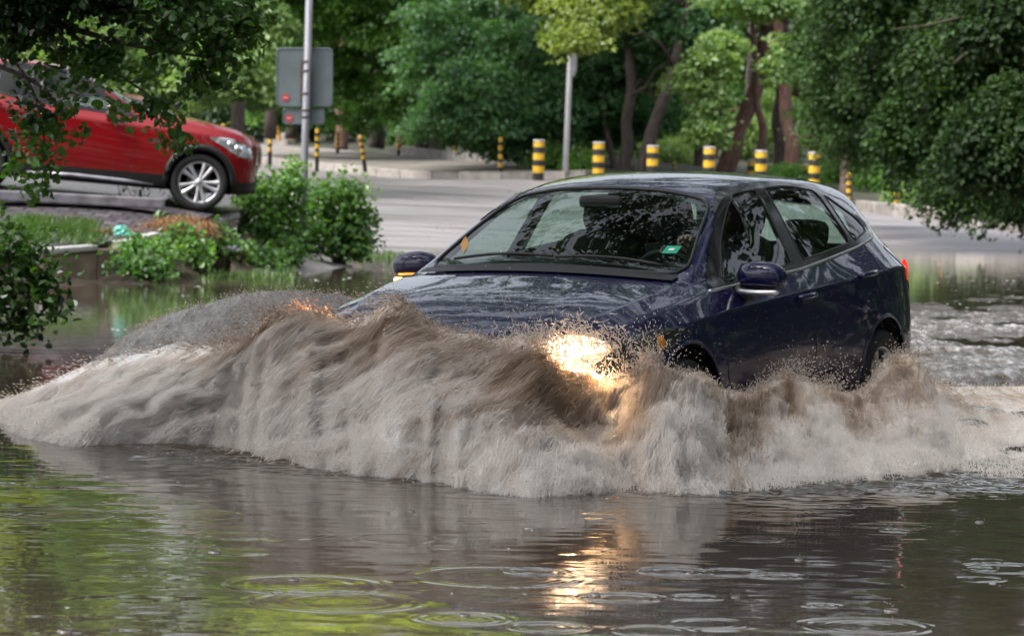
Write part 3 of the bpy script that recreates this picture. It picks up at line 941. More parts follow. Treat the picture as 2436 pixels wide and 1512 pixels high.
# --- dark big-leaved tree on the right, hanging low over the kerb
tree('big dark green tree hanging low over the kerb and filling the right of the picture', tk((2480, 560, 68), (2470, 400, 67), (2440, 200, 66), (2400, 0, 65), (2380, -300, 65), w=50),
     [blob(2050, 60, 68, 130, 110, 100, .6), blob(2180, 150, 66, 150, 120, 150, .45), blob(2330, 120, 62, 160, 150, 170, .3), blob(2250, 280, 63, 150, 100, 130, .4), blob(2400, 330, 58, 120, 110, 120, .3),
      blob(1960, 90, 70, 70, 90, 50, .65), blob(1990, 230, 71, 60, 70, 30, .55), blob(2080, 330, 72, 80, 50, 30, .5), blob(2230, 370, 66, 90, 50, 40, .4), blob(2130, 250, 69, 80, 60, 40, .5),
      blob(2050, 210, 68, 90, 70, 60, .6), blob(2330, 430, 62, 120, 70, 60, .35), blob(2440, 470, 60, 70, 45, 30, .3), blob(2140, 20, 64, 200, 80, 90, .5), blob(2420, 30, 60, 150, 90, 90, .3), UP(2250, 64, 330, 220, -190, 190, .35)],
     M['leaf_right'], M['bark'], 41, leaf=.115, per=140, csize=.52, tint_sd=.30, hang=.95, flat=.5, up=.5)
rgt = [o for o in COL.objects if o.name == 'tree' or o.name.startswith('tree.')][-1]
for pts in ([(2470, -40, 60), (2330, 30, 59.5), (2210, 60, 59), (2120, 70, 59)], [(2470, 30, 60), (2340, 90, 59.5), (2270, 150, 59)]):
    mb = MB(); mb.tube([at(*p) - Vector(rgt.location) for p in pts], [.05, .035, .02, .008][:len(pts)], 7)
    mb.build('branch', M['stem'], rgt, True)
# --- understorey
def shrub(label, blobs, mat, seed, leaf=.10, per=90, csize=.4, name='shrub', cat='shrub', hexa=False, stems=5, base=None, group=None):
    rng = np.random.default_rng(seed)
    c = Vector(base) if base is not None else Vector(blobs[0][0]) - Vector((0, 0, blobs[0][1][2]))
    root = empty(name, c, label, cat, group)
    me = crown_mesh('foliage', blobs, rng, leaf, per, csize, hexa=hexa, flat=.8, hang=.1)
    o = link('foliage', me, mat, root); o.location = -c
    mb = MB()
    for k in range(stems):
        b = blobs[k % len(blobs)]
        q = Vector(b[0]) + Vector(rng.normal(0, .5, 3) * np.array(b[1])) - c
        mb.tube([Vector(rng.normal(0, .06, 3) * np.array([1, 1, 0])) - Vector((0, 0, .15)), q * .55 + Vector(rng.normal(0, .05, 3)), q], [.02, .014, .005], 6)
    mb.build('stem', M['stem'], root, True)
    return root


shrub('low dark green shrub at the foot of the white pole', [blob(1330, 385, 95, 75, 32, 40, .5), blob(1390, 400, 93, 40, 18, 12, .5)], M['leaf_mid'], 51)
shrub('bright green undergrowth, lit look put into its leaf colour, seen between the forked maple trunks', [blob(1500, 350, 108, 90, 70, 70, .8), blob(1600, 370, 106, 60, 55, 40, .8), blob(1420, 330, 110, 70, 60, 40, .7)], M['leaf_pale'], 52)  # light on the undergrowth is put into pale leaf tints
shrub('bright leaves with backlight put into their colour, low down between the reddish pines', [blob(1790, 340, 112, 60, 80, 50, .8), blob(1930, 360, 112, 70, 70, 50, .6), blob(1850, 260, 114, 60, 60, 30, .7)], M['leaf_pale'], 53)  # backlit look held in the pale leaf tints
shrub('dense dark hedge behind the left end of the pavement and the red car', [blob(600, 270, 124, 90, 60, 70, .4), blob(720, 270, 126, 90, 60, 60, .35), blob(500, 270, 120, 70, 50, 40, .45), blob(850, 300, 128, 90, 60, 50, .3)], M['leaf_dark'], 54, leaf=.13)
shrub('shady undergrowth behind the long low edging', [blob(980, 320, 124, 90, 60, 50, .4), blob(1110, 330, 122, 100, 60, 60, .5), blob(1240, 340, 118, 90, 50, 50, .4)], M['leaf_mid'], 55, leaf=.13)
shrub('mid green undergrowth behind the right kerb beside the lamp post', [blob(2050, 400, 96, 70, 70, 60, .45), blob(1980, 440, 97, 50, 40, 26, .5), blob(2110, 440, 92, 60, 50, 40, .5)], M['leaf_mid'], 56, leaf=.13)
shrub('pale green nettles on the verge behind the lone right post', [blob(2200, 450, 84, 60, 45, 50, .6), blob(2150, 470, 83, 40, 22, 16, .7), blob(2260, 480, 80, 60, 22, 24, .5)], M['leaf_pale'], 57)
shrub('green shrub growing behind the rear of the blue car roof', [blob(1900, 430, 92, 60, 26, 26, .5), blob(1830, 425, 94, 50, 22, 18, .5)], M['leaf_mid'], 58)

# --- the far wood that closes every gap
rng = np.random.default_rng(77)
bl = []
for x in np.linspace(-300, 2800, 40):
    D = rng.uniform(140, 165)
    for y in (330, 230, 120, 10, -90):
        bl.append(blob(x + rng.normal(0, 30), y + rng.normal(0, 20), D + rng.normal(0, 6), 80, 70, 15, rng.uniform(.1, .55)))
me = crown_mesh('far_wood', bl, rng, .36, 75, 1.3)
tag(link('far_wood', me, M['leaf_mid']), 'dim dark green wood closing the view behind all the trunks', 'wood', kind='stuff')
# sparse verge weeds along the kerb foot and forest edge

# tall crowns above the top of the frame, seen only mirrored in the flood
tree('tall lime-green tree above the frame, mirrored in the middle of the flood', tk((640, 330, 92), (640, 0, 92), (650, -400, 92), w=26),
     [blob(700, -360, 90, 190, 120, 120, .7), blob(900, -480, 90, 260, 160, 170, .7), blob(720, -560, 92, 220, 170, 150, .6), blob(1150, -560, 92, 240, 170, 90, .7), blob(850, -780, 94, 420, 160, 110, .7)], M['leaf_bright'], M['bark'], 33, leaf=.17, per=90)
tree('tall green tree above the frame, mirrored at the left of the flood', tk((60, 300, 88), (60, 0, 88), (70, -400, 88), w=26),
     [blob(60, -230, 84, 180, 110, 90, .3), blob(300, -250, 84, 160, 110, 80, .3), blob(-150, -300, 84, 200, 160, 80, .3), blob(100, -480, 86, 300, 160, 130, .1), blob(-150, -650, 86, 260, 200, 100, .1)], M['leaf_bright'], M['bark'], 34, leaf=.17, per=90)
tree('tall green tree above the frame, mirrored right of the middle of the flood', tk((1560, 330, 104), (1560, 0, 104), (1560, -400, 104), w=26),
     [blob(1500, -420, 98, 260, 160, 110, .5), blob(1750, -560, 98, 280, 200, 120, .5), blob(1450, -760, 98, 300, 160, 110, .7)], M['leaf_mid'], M['bark'], 35, leaf=.17, per=90)
# ------------------------------------------------------------------ cars
def pchip(xq, x, y):
    x = np.asarray(x, float); y = np.asarray(y, float)
    if x[0] > x[-1]: x, y = x[::-1], y[::-1]
    h = np.diff(x); dl = np.diff(y) / h
    m = np.zeros(len(x))
    for i in range(1, len(x) - 1):
        if dl[i - 1] * dl[i] > 0:
            w1, w2 = 2 * h[i] + h[i - 1], h[i] + 2 * h[i - 1]
            m[i] = (w1 + w2) / (w1 / dl[i - 1] + w2 / dl[i])
    m[0], m[-1] = dl[0], dl[-1]
    xq = np.clip(np.asarray(xq, float), x[0], x[-1])
    i = np.clip(np.searchsorted(x, xq) - 1, 0, len(h) - 1)
    t = (xq - x[i]) / h[i]
    return ((1 + 2 * t) * (1 - t) ** 2 * y[i] + t * (1 - t) ** 2 * h[i] * m[i] + t * t * (3 - 2 * t) * y[i + 1] + t * t * (t - 1) * h[i] * m[i + 1])


# feature lines of a five-door hatchback, metres, x forward from the middle of the wheelbase
LY = [([2.23, 2.18, 2.05, 1.85, 1.6, 1.3, -1.3, -1.8, -2.05, -2.13], [.25, .42, .58, .66, .70, .70, .70, .66, .55, .40]),
      ([2.23, 2.18, 2.05, 1.85, 1.6, 1.3, 0, -1.3, -1.8, -2.05, -2.13], [.34, .54, .70, .79, .84, .86, .85, .86, .82, .70, .50]),
      ([2.23, 2.18, 2.05, 1.85, 1.6, 1.3, 0, -1.3, -1.8, -2.05, -2.13], [.38, .59, .745, .835, .88, .90, .875, .90, .86, .74, .55]),
      ([2.23, 2.18, 2.05, 1.85, 1.6, 1.3, 0, -1.3, -1.8, -2.05, -2.13], [.36, .57, .735, .84, .89, .912, .90, .912, .87, .75, .55]),
      ([2.2, 2.15, 2.05, 1.85, 1.6, 1.3, .5, -.5, -1.3, -1.8, -2.05, -2.12], [.33, .52, .68, .80, .86, .89, .885, .888, .89, .83, .72, .55]),
      ([2.2, 2.05, 1.85, 1.6, 1.3, 1.0, .5, -.5, -1.2, -1.6, -1.9, -2.08], [.28, .59, .735, .795, .818, .815, .812, .81, .775, .725, .665, .58]),
      ([2.2, 2.05, 1.85, 1.6, 1.3, 1.05, .95, .1, -.4, -1.0, -1.6, -1.85, -2.08], [.2, .48, .60, .67, .705, .725, .72, .575, .575, .56, .51, .53, .47]),
      ([2.2, 2.05, 1.85, 1.6, 1.3, 1.05, .95, .1, -.4, -1.0, -1.6, -1.85, -2.08], [.1, .26, .34, .38, .40, .42, .42, .34, .35, .34, .31, .30, .26])]
LZ = [([2.23, 2.05, 1.6, -1.6, -2.13], [.22, .20, .18, .18, .26]),
      ([2.23, 2.05, 1.6, -1.6, -2.13], [.24, .22, .205, .205, .30]),
      ([2.23, 1.6, -1.6, -2.13], [.40, .37, .37, .44]),
      ([2.23, 1.6, 0, -1.6, -2.13], [.56, .60, .61, .66, .68]),
      ([2.2, 2.05, 1.85, 1.6, 1.3, .9, 0, -1, -1.6, -2.05], [.655, .69, .735, .775, .815, .845, .89, .94, .97, .93]),
      ([2.2, 2.05, 1.85, 1.6, 1.3, 1.0, .5, 0, -.5, -1.2, -1.6, -1.9, -2.08], [.70, .74, .80, .855, .895, .93, .955, .99, 1.03, 1.09, 1.13, 1.07, .99]),
      ([2.2, 2.05, 1.85, 1.6, 1.3, 1.05, .95, .5, .1, -.1, -.4, -1.0, -1.6, -1.75, -1.95, -2.08], [.715, .765, .835, .895, .942, .975, .99, 1.215, 1.375, 1.408, 1.435, 1.43, 1.39, 1.345, 1.12, 1.0]),
      ([2.2, 2.05, 1.85, 1.6, 1.3, 1.05, .95, .5, .1, -.1, -.4, -1.0, -1.6, -1.75, -1.95, -2.08], [.725, .775, .85, .912, .96, .993, 1.01, 1.24, 1.415, 1.445, 1.472, 1.462, 1.42, 1.37, 1.135, 1.0])]
LY.append(([2.2, -2.1], [0, 0]))
LZ.append(([2.2, 2.05, 1.85, 1.6, 1.3, 1.05, .95, .5, .1, -.1, -.4, -1.0, -1.6, -1.75, -1.95, -2.08], [.73, .78, .855, .92, .968, 1.0, 1.015, 1.25, 1.43, 1.462, 1.486, 1.475, 1.432, 1.38, 1.14, 1.005]))
STN = [2.23, 2.19, 2.1, 1.98, 1.82, 1.62, 1.4, 1.22, 1.06, .97, .82, .6, .38, .18, .06, -.12, -.35, -.65, -.95, -1.2, -1.42, -1.6, -1.72, -1.84, -1.96, -2.06, -2.13]
# how far the middle of the car runs ahead of its sides round cowl, screen and roof edge
BOW = ([2.23, 1.5, 1.22, 1.06, .97, .6, .18, -.12, -.6, -1.4, -1.72, -2.13], [0, .05, .10, .16, .17, .12, .06, .03, 0, 0, -.06, -.02])


def body_surface(warp, level=4, tweak=None):
    """the closed shell as a dense quad mesh (numpy)"""
    xs = np.array(STN); ns, nr = len(xs), 9
    half = np.zeros((ns, nr, 3))
    for r in range(nr):
        half[:, r, 1] = pchip(xs, *LY[r]) if r < 8 else 0
        half[:, r, 2] = pchip(xs, *LZ[r])
        half[:, r, 0] = xs
        bow = pchip(xs, *BOW)
        if r == 7: half[:, r, 0] += bow * .72
        if r == 8: half[:, r, 0] += bow
        if r >= 5:                                  # nose of the bonnet sits a little back
            half[:, r, 0] -= np.where(xs > 2.0, (xs - 2.0) * .25, 0)
    if tweak: tweak(half, xs)
    half = warp(half)
    rows = np.concatenate([half, half[:, -2::-1] * np.array([1, -1, 1])], 1)
    R = rows.shape[1]
    bm = bmesh.new()
    cl = bm.edges.layers.float.new('crease_edge')
    vs = [[bm.verts.new(rows[i, j]) for j in range(R)] for i in range(ns)]
    for i in range(ns - 1):
        for j in range(R - 1):
            bm.faces.new((vs[i][j], vs[i + 1][j], vs[i + 1][j + 1], vs[i][j + 1]))
    for end in (0, ns - 1):
        for j in range(8):
            q = (vs[end][j], vs[end][j + 1], vs[end][R - 2 - j], vs[end][R - 1 - j]) if j < 7 else (vs[end][7], vs[end][8], vs[end][9])
            try: bm.faces.new(q if end == 0 else q[::-1])
            except ValueError: pass
    def cr(a, b, v):
        e = bm.edges.get((a, b))
        if e: e[cl] = v
    for j in range(R):
        jj = min(j, R - 1 - j)
        for i in range(ns - 1):
            v = {1: .35, 4: .78, 5: .55, 6: .30}.get(jj, 0)
            if jj == 6 and 9 <= i <= 13: v = .65
            if jj == 6 and i < 8: v = .62
            if jj == 7 and i < 8: v = .35
            if jj == 5 and i < 9: v = .45
            if v: cr(vs[i][j], vs[i + 1][j], v)
    for j in range(R - 1):
        jj = min(j, R - 2 - j)
        if jj >= 6: cr(vs[9][j], vs[9][j + 1], .8); cr(vs[22][j], vs[22][j + 1], .7); cr(vs[13][j], vs[13][j + 1], .35)
    bmesh.ops.recalc_face_normals(bm, faces=bm.faces)
    me = bpy.data.meshes.new('tmp'); bm.to_mesh(me); bm.free()
    o = bpy.data.objects.new('tmp', me); COL.objects.link(o)
    m = o.modifiers.new('s', 'SUBSURF'); m.levels = m.render_levels = level
    m.use_limit_surface = False
    dg = bpy.context.evaluated_depsgraph_get(); dg.update()
    ev = o.evaluated_get(dg); em = ev.to_mesh()
    V = np.zeros(len(em.vertices) * 3); em.vertices.foreach_get('co', V); V = V.reshape(-1, 3)
    N = np.zeros(len(em.vertices) * 3); em.vertices.foreach_get('normal', N); N = N.reshape(-1, 3)
    Fv = np.zeros(len(em.loops), np.int32); em.loops.foreach_get('vertex_index', Fv); F = Fv.reshape(-1, 4)
    top = V[:, 2] > V[:, 2].max() - .08
    if N[top, 2].mean() < 0: N = -N; F = F[:, ::-1].copy()
    ev.to_mesh_clear(); bpy.data.objects.remove(o); bpy.data.meshes.remove(me)
    return V, N, F


def inside(P, poly):
    x, y = P[:, 0], P[:, 1]; r = np.zeros(len(P), bool)
    for (x0, y0), (x1, y1) in zip(poly, np.roll(poly, -1, 0)):
        c = (y0 > y) != (y1 > y)
        r ^= c & (x < (x1 - x0) * (y - y0) / (y1 - y0 + 1e-15) + x0)
    return r


def snap(V, N, poly, ax, mask, tol):
    """move nearby vertices onto the polygon's outline, sliding along the surface"""
    a, b = ax; c = 3 - a - b
    P = V[:, [a, b]]
    best = np.full(len(V), 1e9); Q = P.copy()
    for p0, p1 in zip(poly, np.roll(poly, -1, 0)):
        d = p1 - p0; t = np.clip(((P - p0) @ d) / (d @ d + 1e-15), 0, 1)
        q = p0 + t[:, None] * d; dist = np.linalg.norm(P - q, axis=1)
        m = dist < best; best[m] = dist[m]; Q[m] = q[m]
    for p in poly:                                   # corners win
        dist = np.linalg.norm(P - p, axis=1)
        m = dist < tol * .75; Q[m] = p; best[m] = np.minimum(best[m], dist[m])
    m = mask & (best < tol)
    dl = Q - P
    V[m, a] = Q[m, 0]; V[m, b] = Q[m, 1]
    nc = np.where(abs(N[:, c]) < .15, .15 * np.sign(N[:, c] + 1e-9), N[:, c])
    V[m, c] -= ((N[:, a] * dl[:, 0] + N[:, b] * dl[:, 1]) / nc)[m]


def sub_mesh(V, F, sel):
    f = F[sel]; u, inv = np.unique(f, return_inverse=True)
    return V[u], inv.reshape(f.shape), u


def rounded(poly, r, n=5):
    """round a polygon's corners"""
    out = []; m = len(poly)
    P = [np.array(p, float) for p in poly]
    rr = r if isinstance(r, (list, tuple)) else [r] * m
    for i in range(m):
        a, b, c = P[i - 1], P[i], P[(i + 1) % m]
        u, v = (a - b), (c - b); lu, lv = np.linalg.norm(u), np.linalg.norm(v)
        k = min(rr[i], lu * .45, lv * .45)
        p0, p1 = b + u / lu * k, b + v / lv * k
        for t in np.linspace(0, 1, n):
            out.append((1 - t) ** 2 * p0 + 2 * t * (1 - t) * b + t * t * p1)
    return np.array(out)


def wheel_parts(parent, c, R, w, side, spokes=5, twin=True, rim=.72):
    """wheel (> tyre, rim, disc) ; c centre of the wheel, side +1 left / -1 right"""
    wh = link('wheel', None, None, parent); wh.location = c
    s = side
    mb = MB()
    hw = w / 2
    mb.lathe([(R * rim, -hw * .8), (R * .80, -hw), (R * .95, -hw * .95), (R, -hw * .7), (R, hw * .7), (R * .95, hw * .95), (R * .80, hw), (R * rim, hw * .8)], 40)
    for k in (-.35, 0, .35):
        mb.lathe([(R * 1.001, hw * k - .006), (R * .985, hw * k), (R * 1.001, hw * k + .006)], 40)
    mb.build('tyre', M['rubber'], wh, True)
    mb = MB(); ro = R * rim
    mb.lathe([(ro * 1.02, -hw * .8 * s), (ro * .93, -hw * .4 * s), (ro * .90, hw * .35 * s), (ro * .94, hw * .74 * s), (ro * 1.02, hw * .82 * s), (ro * 1.03, hw * .74 * s)], 40)
    n = spokes * (2 if twin else 1)
    for k in range(n):
        a = 2 * math.pi * (k + .25) / n + ((.10 if k % 2 else -.10) if twin else 0)
        ca, sa = math.cos(a), math.sin(a)
        def pt(r, off, y):
            return (r * ca - off * sa, y, r * sa + off * ca)
        y0, y1 = hw * .55 * s, hw * .72 * s
        V = []
        for r, wd, yy in ((ro * .16, .022, y0 + .01 * s), (ro * .5, .017, y1 - .006 * s), (ro * .95, .030, y1)):
            V += [pt(r, wd * R / .33, yy - .006 * s), pt(r, wd * R / .33 * .45, yy + .008 * s), pt(r, -wd * R / .33 * .45, yy + .008 * s), pt(r, -wd * R / .33, yy - .006 * s)]
        mb.add(V, [(i * 4 + j, i * 4 + j + 1, i * 4 + j + 5, i * 4 + j + 4) for i in range(2) for j in range(3)])
    mb.lathe([(.001, y0 + .03 * s), (ro * .14, y0 + .028 * s), (ro * .2, y0 + .012 * s), (ro * .22, y0 - .02 * s)], 20)
    mb.build('rim', M['alloy'], wh, True)
    mb = MB(); mb.lathe([(.001, hw * .1 * s), (ro * .62, hw * .1 * s), (ro * .62, 0), (.001, 0)], 28)
    mb.build('brake_disc', noise_mat('brake_steel', (.04, .04, .04), (.12, .11, .11), 10, .5, metal=.5), wh, True)
    return wh


def soft_box(name, c, s, mat, parent, rot=(0, 0, 0), sub=2, crease=.35):
    bm = bmesh.new(); bmesh.ops.create_cube(bm, size=1)
    cl = bm.edges.layers.float.new('crease_edge')
    for e in bm.edges: e[cl] = crease
    bmesh.ops.scale(bm, vec=s, verts=bm.verts)
    me = bpy.data.meshes.new(name); bm.to_mesh(me); bm.free()
    me.polygons.foreach_set('use_smooth', np.ones(len(me.polygons), bool))
    o = link(name, me, mat, parent); o.location = c; o.rotation_euler = rot
    m = o.modifiers.new('s', 'SUBSURF'); m.levels = m.render_levels = sub
    return o


SEAT = noise_mat('seat_cloth', (.010, .010, .012), (.022, .022, .025), 40, .9)
LINER = noise_mat('headliner', (.20, .21, .20), (.26, .27, .26), 20, .9)
DASH = noise_mat('dash_plastic', (.008, .008, .009), (.016, .016, .018), 30, .6)
AMBER = flat_mat('amber_lens', (.5, .2, .02), .2)
AMBER_ON = flat_mat('amber_lamp_lit', (.8, .3, .02), .2, emit=(1.0, .42, .06), es=9)
HEAD_OFF = flat_mat('headlight_lens', (.50, .52, .55), .08, .6, coat=1)
HEAD_DARK = flat_mat('headlight_housing', (.035, .035, .04), .08, .2, coat=1)
HEAD_ON = flat_mat('headlight_lit', (1, .95, .85), .2, emit=(1.0, .78, .50), es=1.5)
HEAD_BOWL = flat_mat('headlight_bowl_lit', (.8, .6, .4), .2, emit=(1.0, .62, .30), es=.55)
TAIL = flat_mat('tail_lens', (.16, .006, .008), .08, coat=1)
TAIL_ON = flat_mat('tail_lamp_lit', (.6, .01, .01), .2, emit=(1, .03, .02), es=.7)
RUBBER_SEAL = flat_mat('window_seal', (.008, .008, .009), .35)
LININGS = flat_mat('wheel_well', (.006, .006, .006), .9)


def make_car(name, label, paint, glass, warp, level=4, cladding=False, lights_on=False, wheel_r=.325, wheel_w=.215, axle=1.324,
             track=.785, spokes=5, twin=True, interior=True, handle_mat=None, detail=True, tweak=None):
    root = empty(name, (0, 0, 0), label, 'car')
    W3 = lambda p: warp(np.array([[p]], float))[0, 0]
    V, N, F = body_surface(warp, level, tweak)
    el = np.linalg.norm(V[F[:, 0]] - V[F[:, 1]], axis=1).mean()
    tol = .010 if level >= 4 else .02
    xz, yz = (0, 2), (1, 2)
    def wp2(poly):                                    # side-view polygon through the same warp
        return np.array([W3((x, .8, z))[[0, 2]] for x, z in poly])
    side_glass = {
        'front_door_window': (rounded([(.70, .975), (-.20, 1.030), (-.235, 1.395), (.02, 1.378), (.16, 1.335), (.47, 1.155)], [.02, .02, .03, .1, .1, .1]), 1),
        'rear_door_window': (rounded([(-.34, 1.045), (-1.13, 1.112), (-1.06, 1.378), (-.66, 1.41), (-.345, 1.402)], [.03, .02, .05, .1, .03]), 1),
        'quarter_window': (rounded([(-1.19, 1.118), (-1.52, 1.165), (-1.47, 1.235), (-1.16, 1.362)], [.02, .05, .1, .03]), 1)}
    cuts = []
    for nm, (p, _) in side_glass.items():
        cuts.append((nm, wp2(p), xz))
    # windscreen and rear window : polygons across (y,z)
    ws = rounded([(-.685, 1.012), (0, 1.050), (.685, 1.012), (.535, 1.345), (.30, 1.392), (0, 1.402), (-.30, 1.392), (-.535, 1.345)], [.07, .3, .07, .07, .1, .1, .1, .07])
    ws = np.array([W3((.5, y, z))[[1, 2]] for y, z in ws])
    rw_ = rounded([(-.48, 1.07), (.48, 1.07), (.44, 1.33), (-.44, 1.33)], .06)
    rw_ = np.array([W3((-1.9, y, z))[[1, 2]] for y, z in rw_])
    ctr = lambda: V[F].mean(1)
    lab = np.full(len(F), 'body', dtype=object)
    x_cowl = W3((.97, 0, 0))[0]; x_mid = W3((.3, 0, 0))[0]; x_rear = W3((-1.5, 0, 0))[0]
    # wheel arches
    ax_f, ax_r = W3((axle, 0, 0))[0], W3((-axle, 0, 0))[0]
    zc = wheel_r
    ra = wheel_r * 1.17
    ths = np.linspace(0, 2 * math.pi, 48, endpoint=False)
    arches = [np.stack([ax + ra * np.cos(ths), zc + .02 + ra * np.sin(ths)], 1) for ax in (ax_f, ax_r)]
    for sgn in (1, -1):
        msk = (V[:, 1] * sgn > .45)
        for a in arches: snap(V, N, a, xz, msk, tol)
        for nm, p, ax in cuts: snap(V, N, p, ax, msk, tol)
    snap(V, N, ws, yz, (V[:, 0] > W3((-.05, 0, 0))[0]) & (V[:, 0] < W3((1.2, 0, 0))[0]) & (N[:, 2] > .2) & (N[:, 0] > .2), tol)
    snap(V, N, rw_, yz, (V[:, 0] < x_rear) & (N[:, 0] < -.2), tol)
    C = ctr()
    fn = np.cross(V[F[:, 2]] - V[F[:, 0]], V[F[:, 3]] - V[F[:, 1]]); fn /= np.maximum(np.linalg.norm(fn, axis=1, keepdims=True), 1e-12)
    for sgn in (1, -1):
        m = C[:, 1] * sgn > .45
        for a in arches: lab[m & inside(C[:, [0, 2]], a)] = 'cut'
        for nm, p, ax in cuts: lab[m & inside(C[:, [0, 2]], p)] = nm
    lab[(C[:, 0] > W3((-.1, 0, 0))[0]) & (C[:, 0] < W3((1.2, 0, 0))[0]) & (fn[:, 2] > .2) & (fn[:, 0] > .2) & inside(C[:, yz], ws)] = 'windscreen'
    lab[(C[:, 0] < x_rear) & (fn[:, 0] < -.2) & inside(C[:, yz], rw_)] = 'rear_window'
    # lamps, bonnet, doors
    hl = wp2(rounded([(1.36, .792), (1.62, .800), (1.90, .748), (2.08, .69), (2.12, .62), (1.95, .585), (1.72, .63), (1.55, .70)], [.02, .1, .1, .05, .04, .05, .1, .1]))
    tl = wp2(rounded([(-1.60, 1.075), (-1.90, 1.09), (-2.2, 1.0), (-2.2, .80), (-1.95, .80), (-1.80, .93)], [.03, .05, .01, .01, .05, .1]))
    fd = wp2([(.86, .955), (-.25, 1.02), (-.29, .60), (-.26, .24), (.80, .24), (.90, .6)])
    rd = wp2([(-.262, 1.02), (-1.30, 1.10), (-1.27, .95), (-1.05, .70), (-.90, .45), (-.86, .24), (-.272, .24), (-.302, .60)])
    for sgn in (1, -1):
        msk = (V[:, 1] * sgn > .3)
        for p in (hl, tl): snap(V, N, p, xz, msk & (abs(N[:, 1]) > .12) & (N[:, 2] < .93), tol)
    C = ctr()
    free = lab == 'body'
    for sgn, sd in ((1, 'L'), (-1, 'R')):
        m = free & (C[:, 1] * sgn > .3)
        lab[m & inside(C[:, xz], hl) & (C[:, 0] > .9)] = 'headlight' + sd
        lab[m & inside(C[:, xz], tl) & (C[:, 0] < -1)] = 'tail_light' + sd
        lab[m & (C[:, 1] * sgn > .6) & inside(C[:, xz], fd)] = 'doorF' + sd
        lab[m & (C[:, 1] * sgn > .6) & inside(C[:, xz], rd)] = 'doorR' + sd
    zq = lambda x: 0
    hoodm = (lab == 'body') & (C[:, 0] > W3((1.03, 0, 0))[0]) & (fn[:, 2] > .55) & (abs(C[:, 1]) < W3((1, .70, 0))[1])
    lab[hoodm] = 'bonnet'
    if cladding:
        zl = W3((0, 0, .33))[2]
        lowm = np.isin(lab, ['body', 'doorFL', 'doorFR', 'doorRL', 'doorRR']) & (C[:, 2] < zl)
        lab[lowm] = 'lower_cladding'
    # --- build the meshes
    def part(nm, key, mat, off=0.0, par=root):
        sel = lab == key
        if not sel.any(): return None
        v, f, u = sub_mesh(V, F, sel)
        if off: v = v + N[u] * off
        return obj(nm, v, f, mat, par, True)
    body = part('body', 'body', paint)
    part('bonnet', 'bonnet', paint)
    if cladding: part('lower_cladding', 'lower_cladding', M['blacktrim'], .006)
    wsg = part('windscreen', 'windscreen', glass)
    part('rear_window', 'rear_window', glass)
    doors = {}
    for k in ('doorFL', 'doorFR', 'doorRL', 'doorRR'): doors[k] = part('door', k, paint)
    for nm, p, ax in cuts:
        sel = lab == nm
        v, f, u = sub_mesh(V, F, sel)
        for sgn in (1, -1):
            s2 = sel & (C[:, 1] * sgn > 0)
            v, f, u = sub_mesh(V, F, s2)
            obj('window', v, f, glass, root, True)
    # surface lookup for trim : nearest vertex, then push out
    def surf(x, z, sgn, off=.002):
        i = np.argmin((V[:, 0] - x) ** 2 + (V[:, 2] - z) ** 2 + np.where(V[:, 1] * sgn > .3, 0, 9))
        n = N[i]; p = V[i].copy()
        ny = n[1] if abs(n[1]) > .2 else .2 * sgn
        p[1] -= (n[0] * (x - p[0]) + n[2] * (z - p[2])) / ny
        p[0], p[2] = x, z
        return Vector(p + n * off)
    def near(x, y, z, off=0.0):
        i = np.argmin(((V - np.array(W3((x, y, z)))) ** 2).sum(1))
        return Vector(V[i] + N[i] * off), Vector(N[i])
    def surf_front(y, z, off=.002):
        m = (V[:, 0] > W3((-.1, 0, 0))[0]) & (V[:, 0] < W3((1.3, 0, 0))[0]) & (N[:, 2] > .2)
        i = np.where(m)[0][np.argmin((V[m, 1] - y) ** 2 + (V[m, 2] - z) ** 2)]
        n = N[i]; p = V[i].copy(); nx = max(n[0], .2)
        p[0] -= (n[1] * (y - p[1]) + n[2] * (z - p[2])) / nx
        p[1], p[2] = y, z
        return Vector(p + n * off)
    def dense(poly, closed=True, step=.04):
        P = np.array(poly); P = np.r_[P, P[:1]] if closed else P
        d = np.r_[0, np.cumsum(np.linalg.norm(np.diff(P, axis=0), axis=1))]
        t = np.linspace(0, d[-1], max(4, int(d[-1] / step)))
        return np.stack([np.interp(t, d, P[:, 0]), np.interp(t, d, P[:, 1])], 1)
    # black band and pillars round the side glass, window seals
    dlo = wp2(rounded([(.90, .945), (-.25, 1.006), (-1.16, 1.088), (-1.56, 1.142), (-1.52, 1.245), (-1.12, 1.398), (-.66, 1.428), (-.25, 1.42), (.05, 1.402), (.24, 1.345), (.55, 1.17)], [.01, .1, .2, .05, .1, .2, .2, .2, .1, .1, .2]))
    for sgn in (1, -1):
        mb = MB()
        for nm, p, ax in cuts:
            mb.tube([surf(x, z, sgn, .001) for x, z in dense(p)], .006, 6, cap=False)
        mb.build('window_seal', RUBBER_SEAL, root, True)
        # black applique: body faces inside the glass-house outline
        sel = np.isin(lab, ['body', 'doorFL', 'doorFR', 'doorRL', 'doorRR']) & (C[:, 1] * sgn > .4) & inside(C[:, xz], dlo)
        if sel.any():
            v, f, u = sub_mesh(V, F, sel)
            obj('window_pillar', v + N[u] * .003, f, M['blackgloss'], root, True)
        # bright strip along the belt line
        belt = wp2([(.92, .937), (.5, .958), (-.25, 1.000), (-.7, 1.042), (-1.16, 1.082), (-1.51, 1.124), (-1.575, 1.15), (-1.56, 1.20), (-1.51, 1.255)])
        mb = MB(); mb.tube([surf(x, z, sgn, .003) for x, z in dense(belt, False)], .0085, 6); mb.build('chrome_strip', M['satin_chrome'] if detail else M['blacktrim'], root, True)
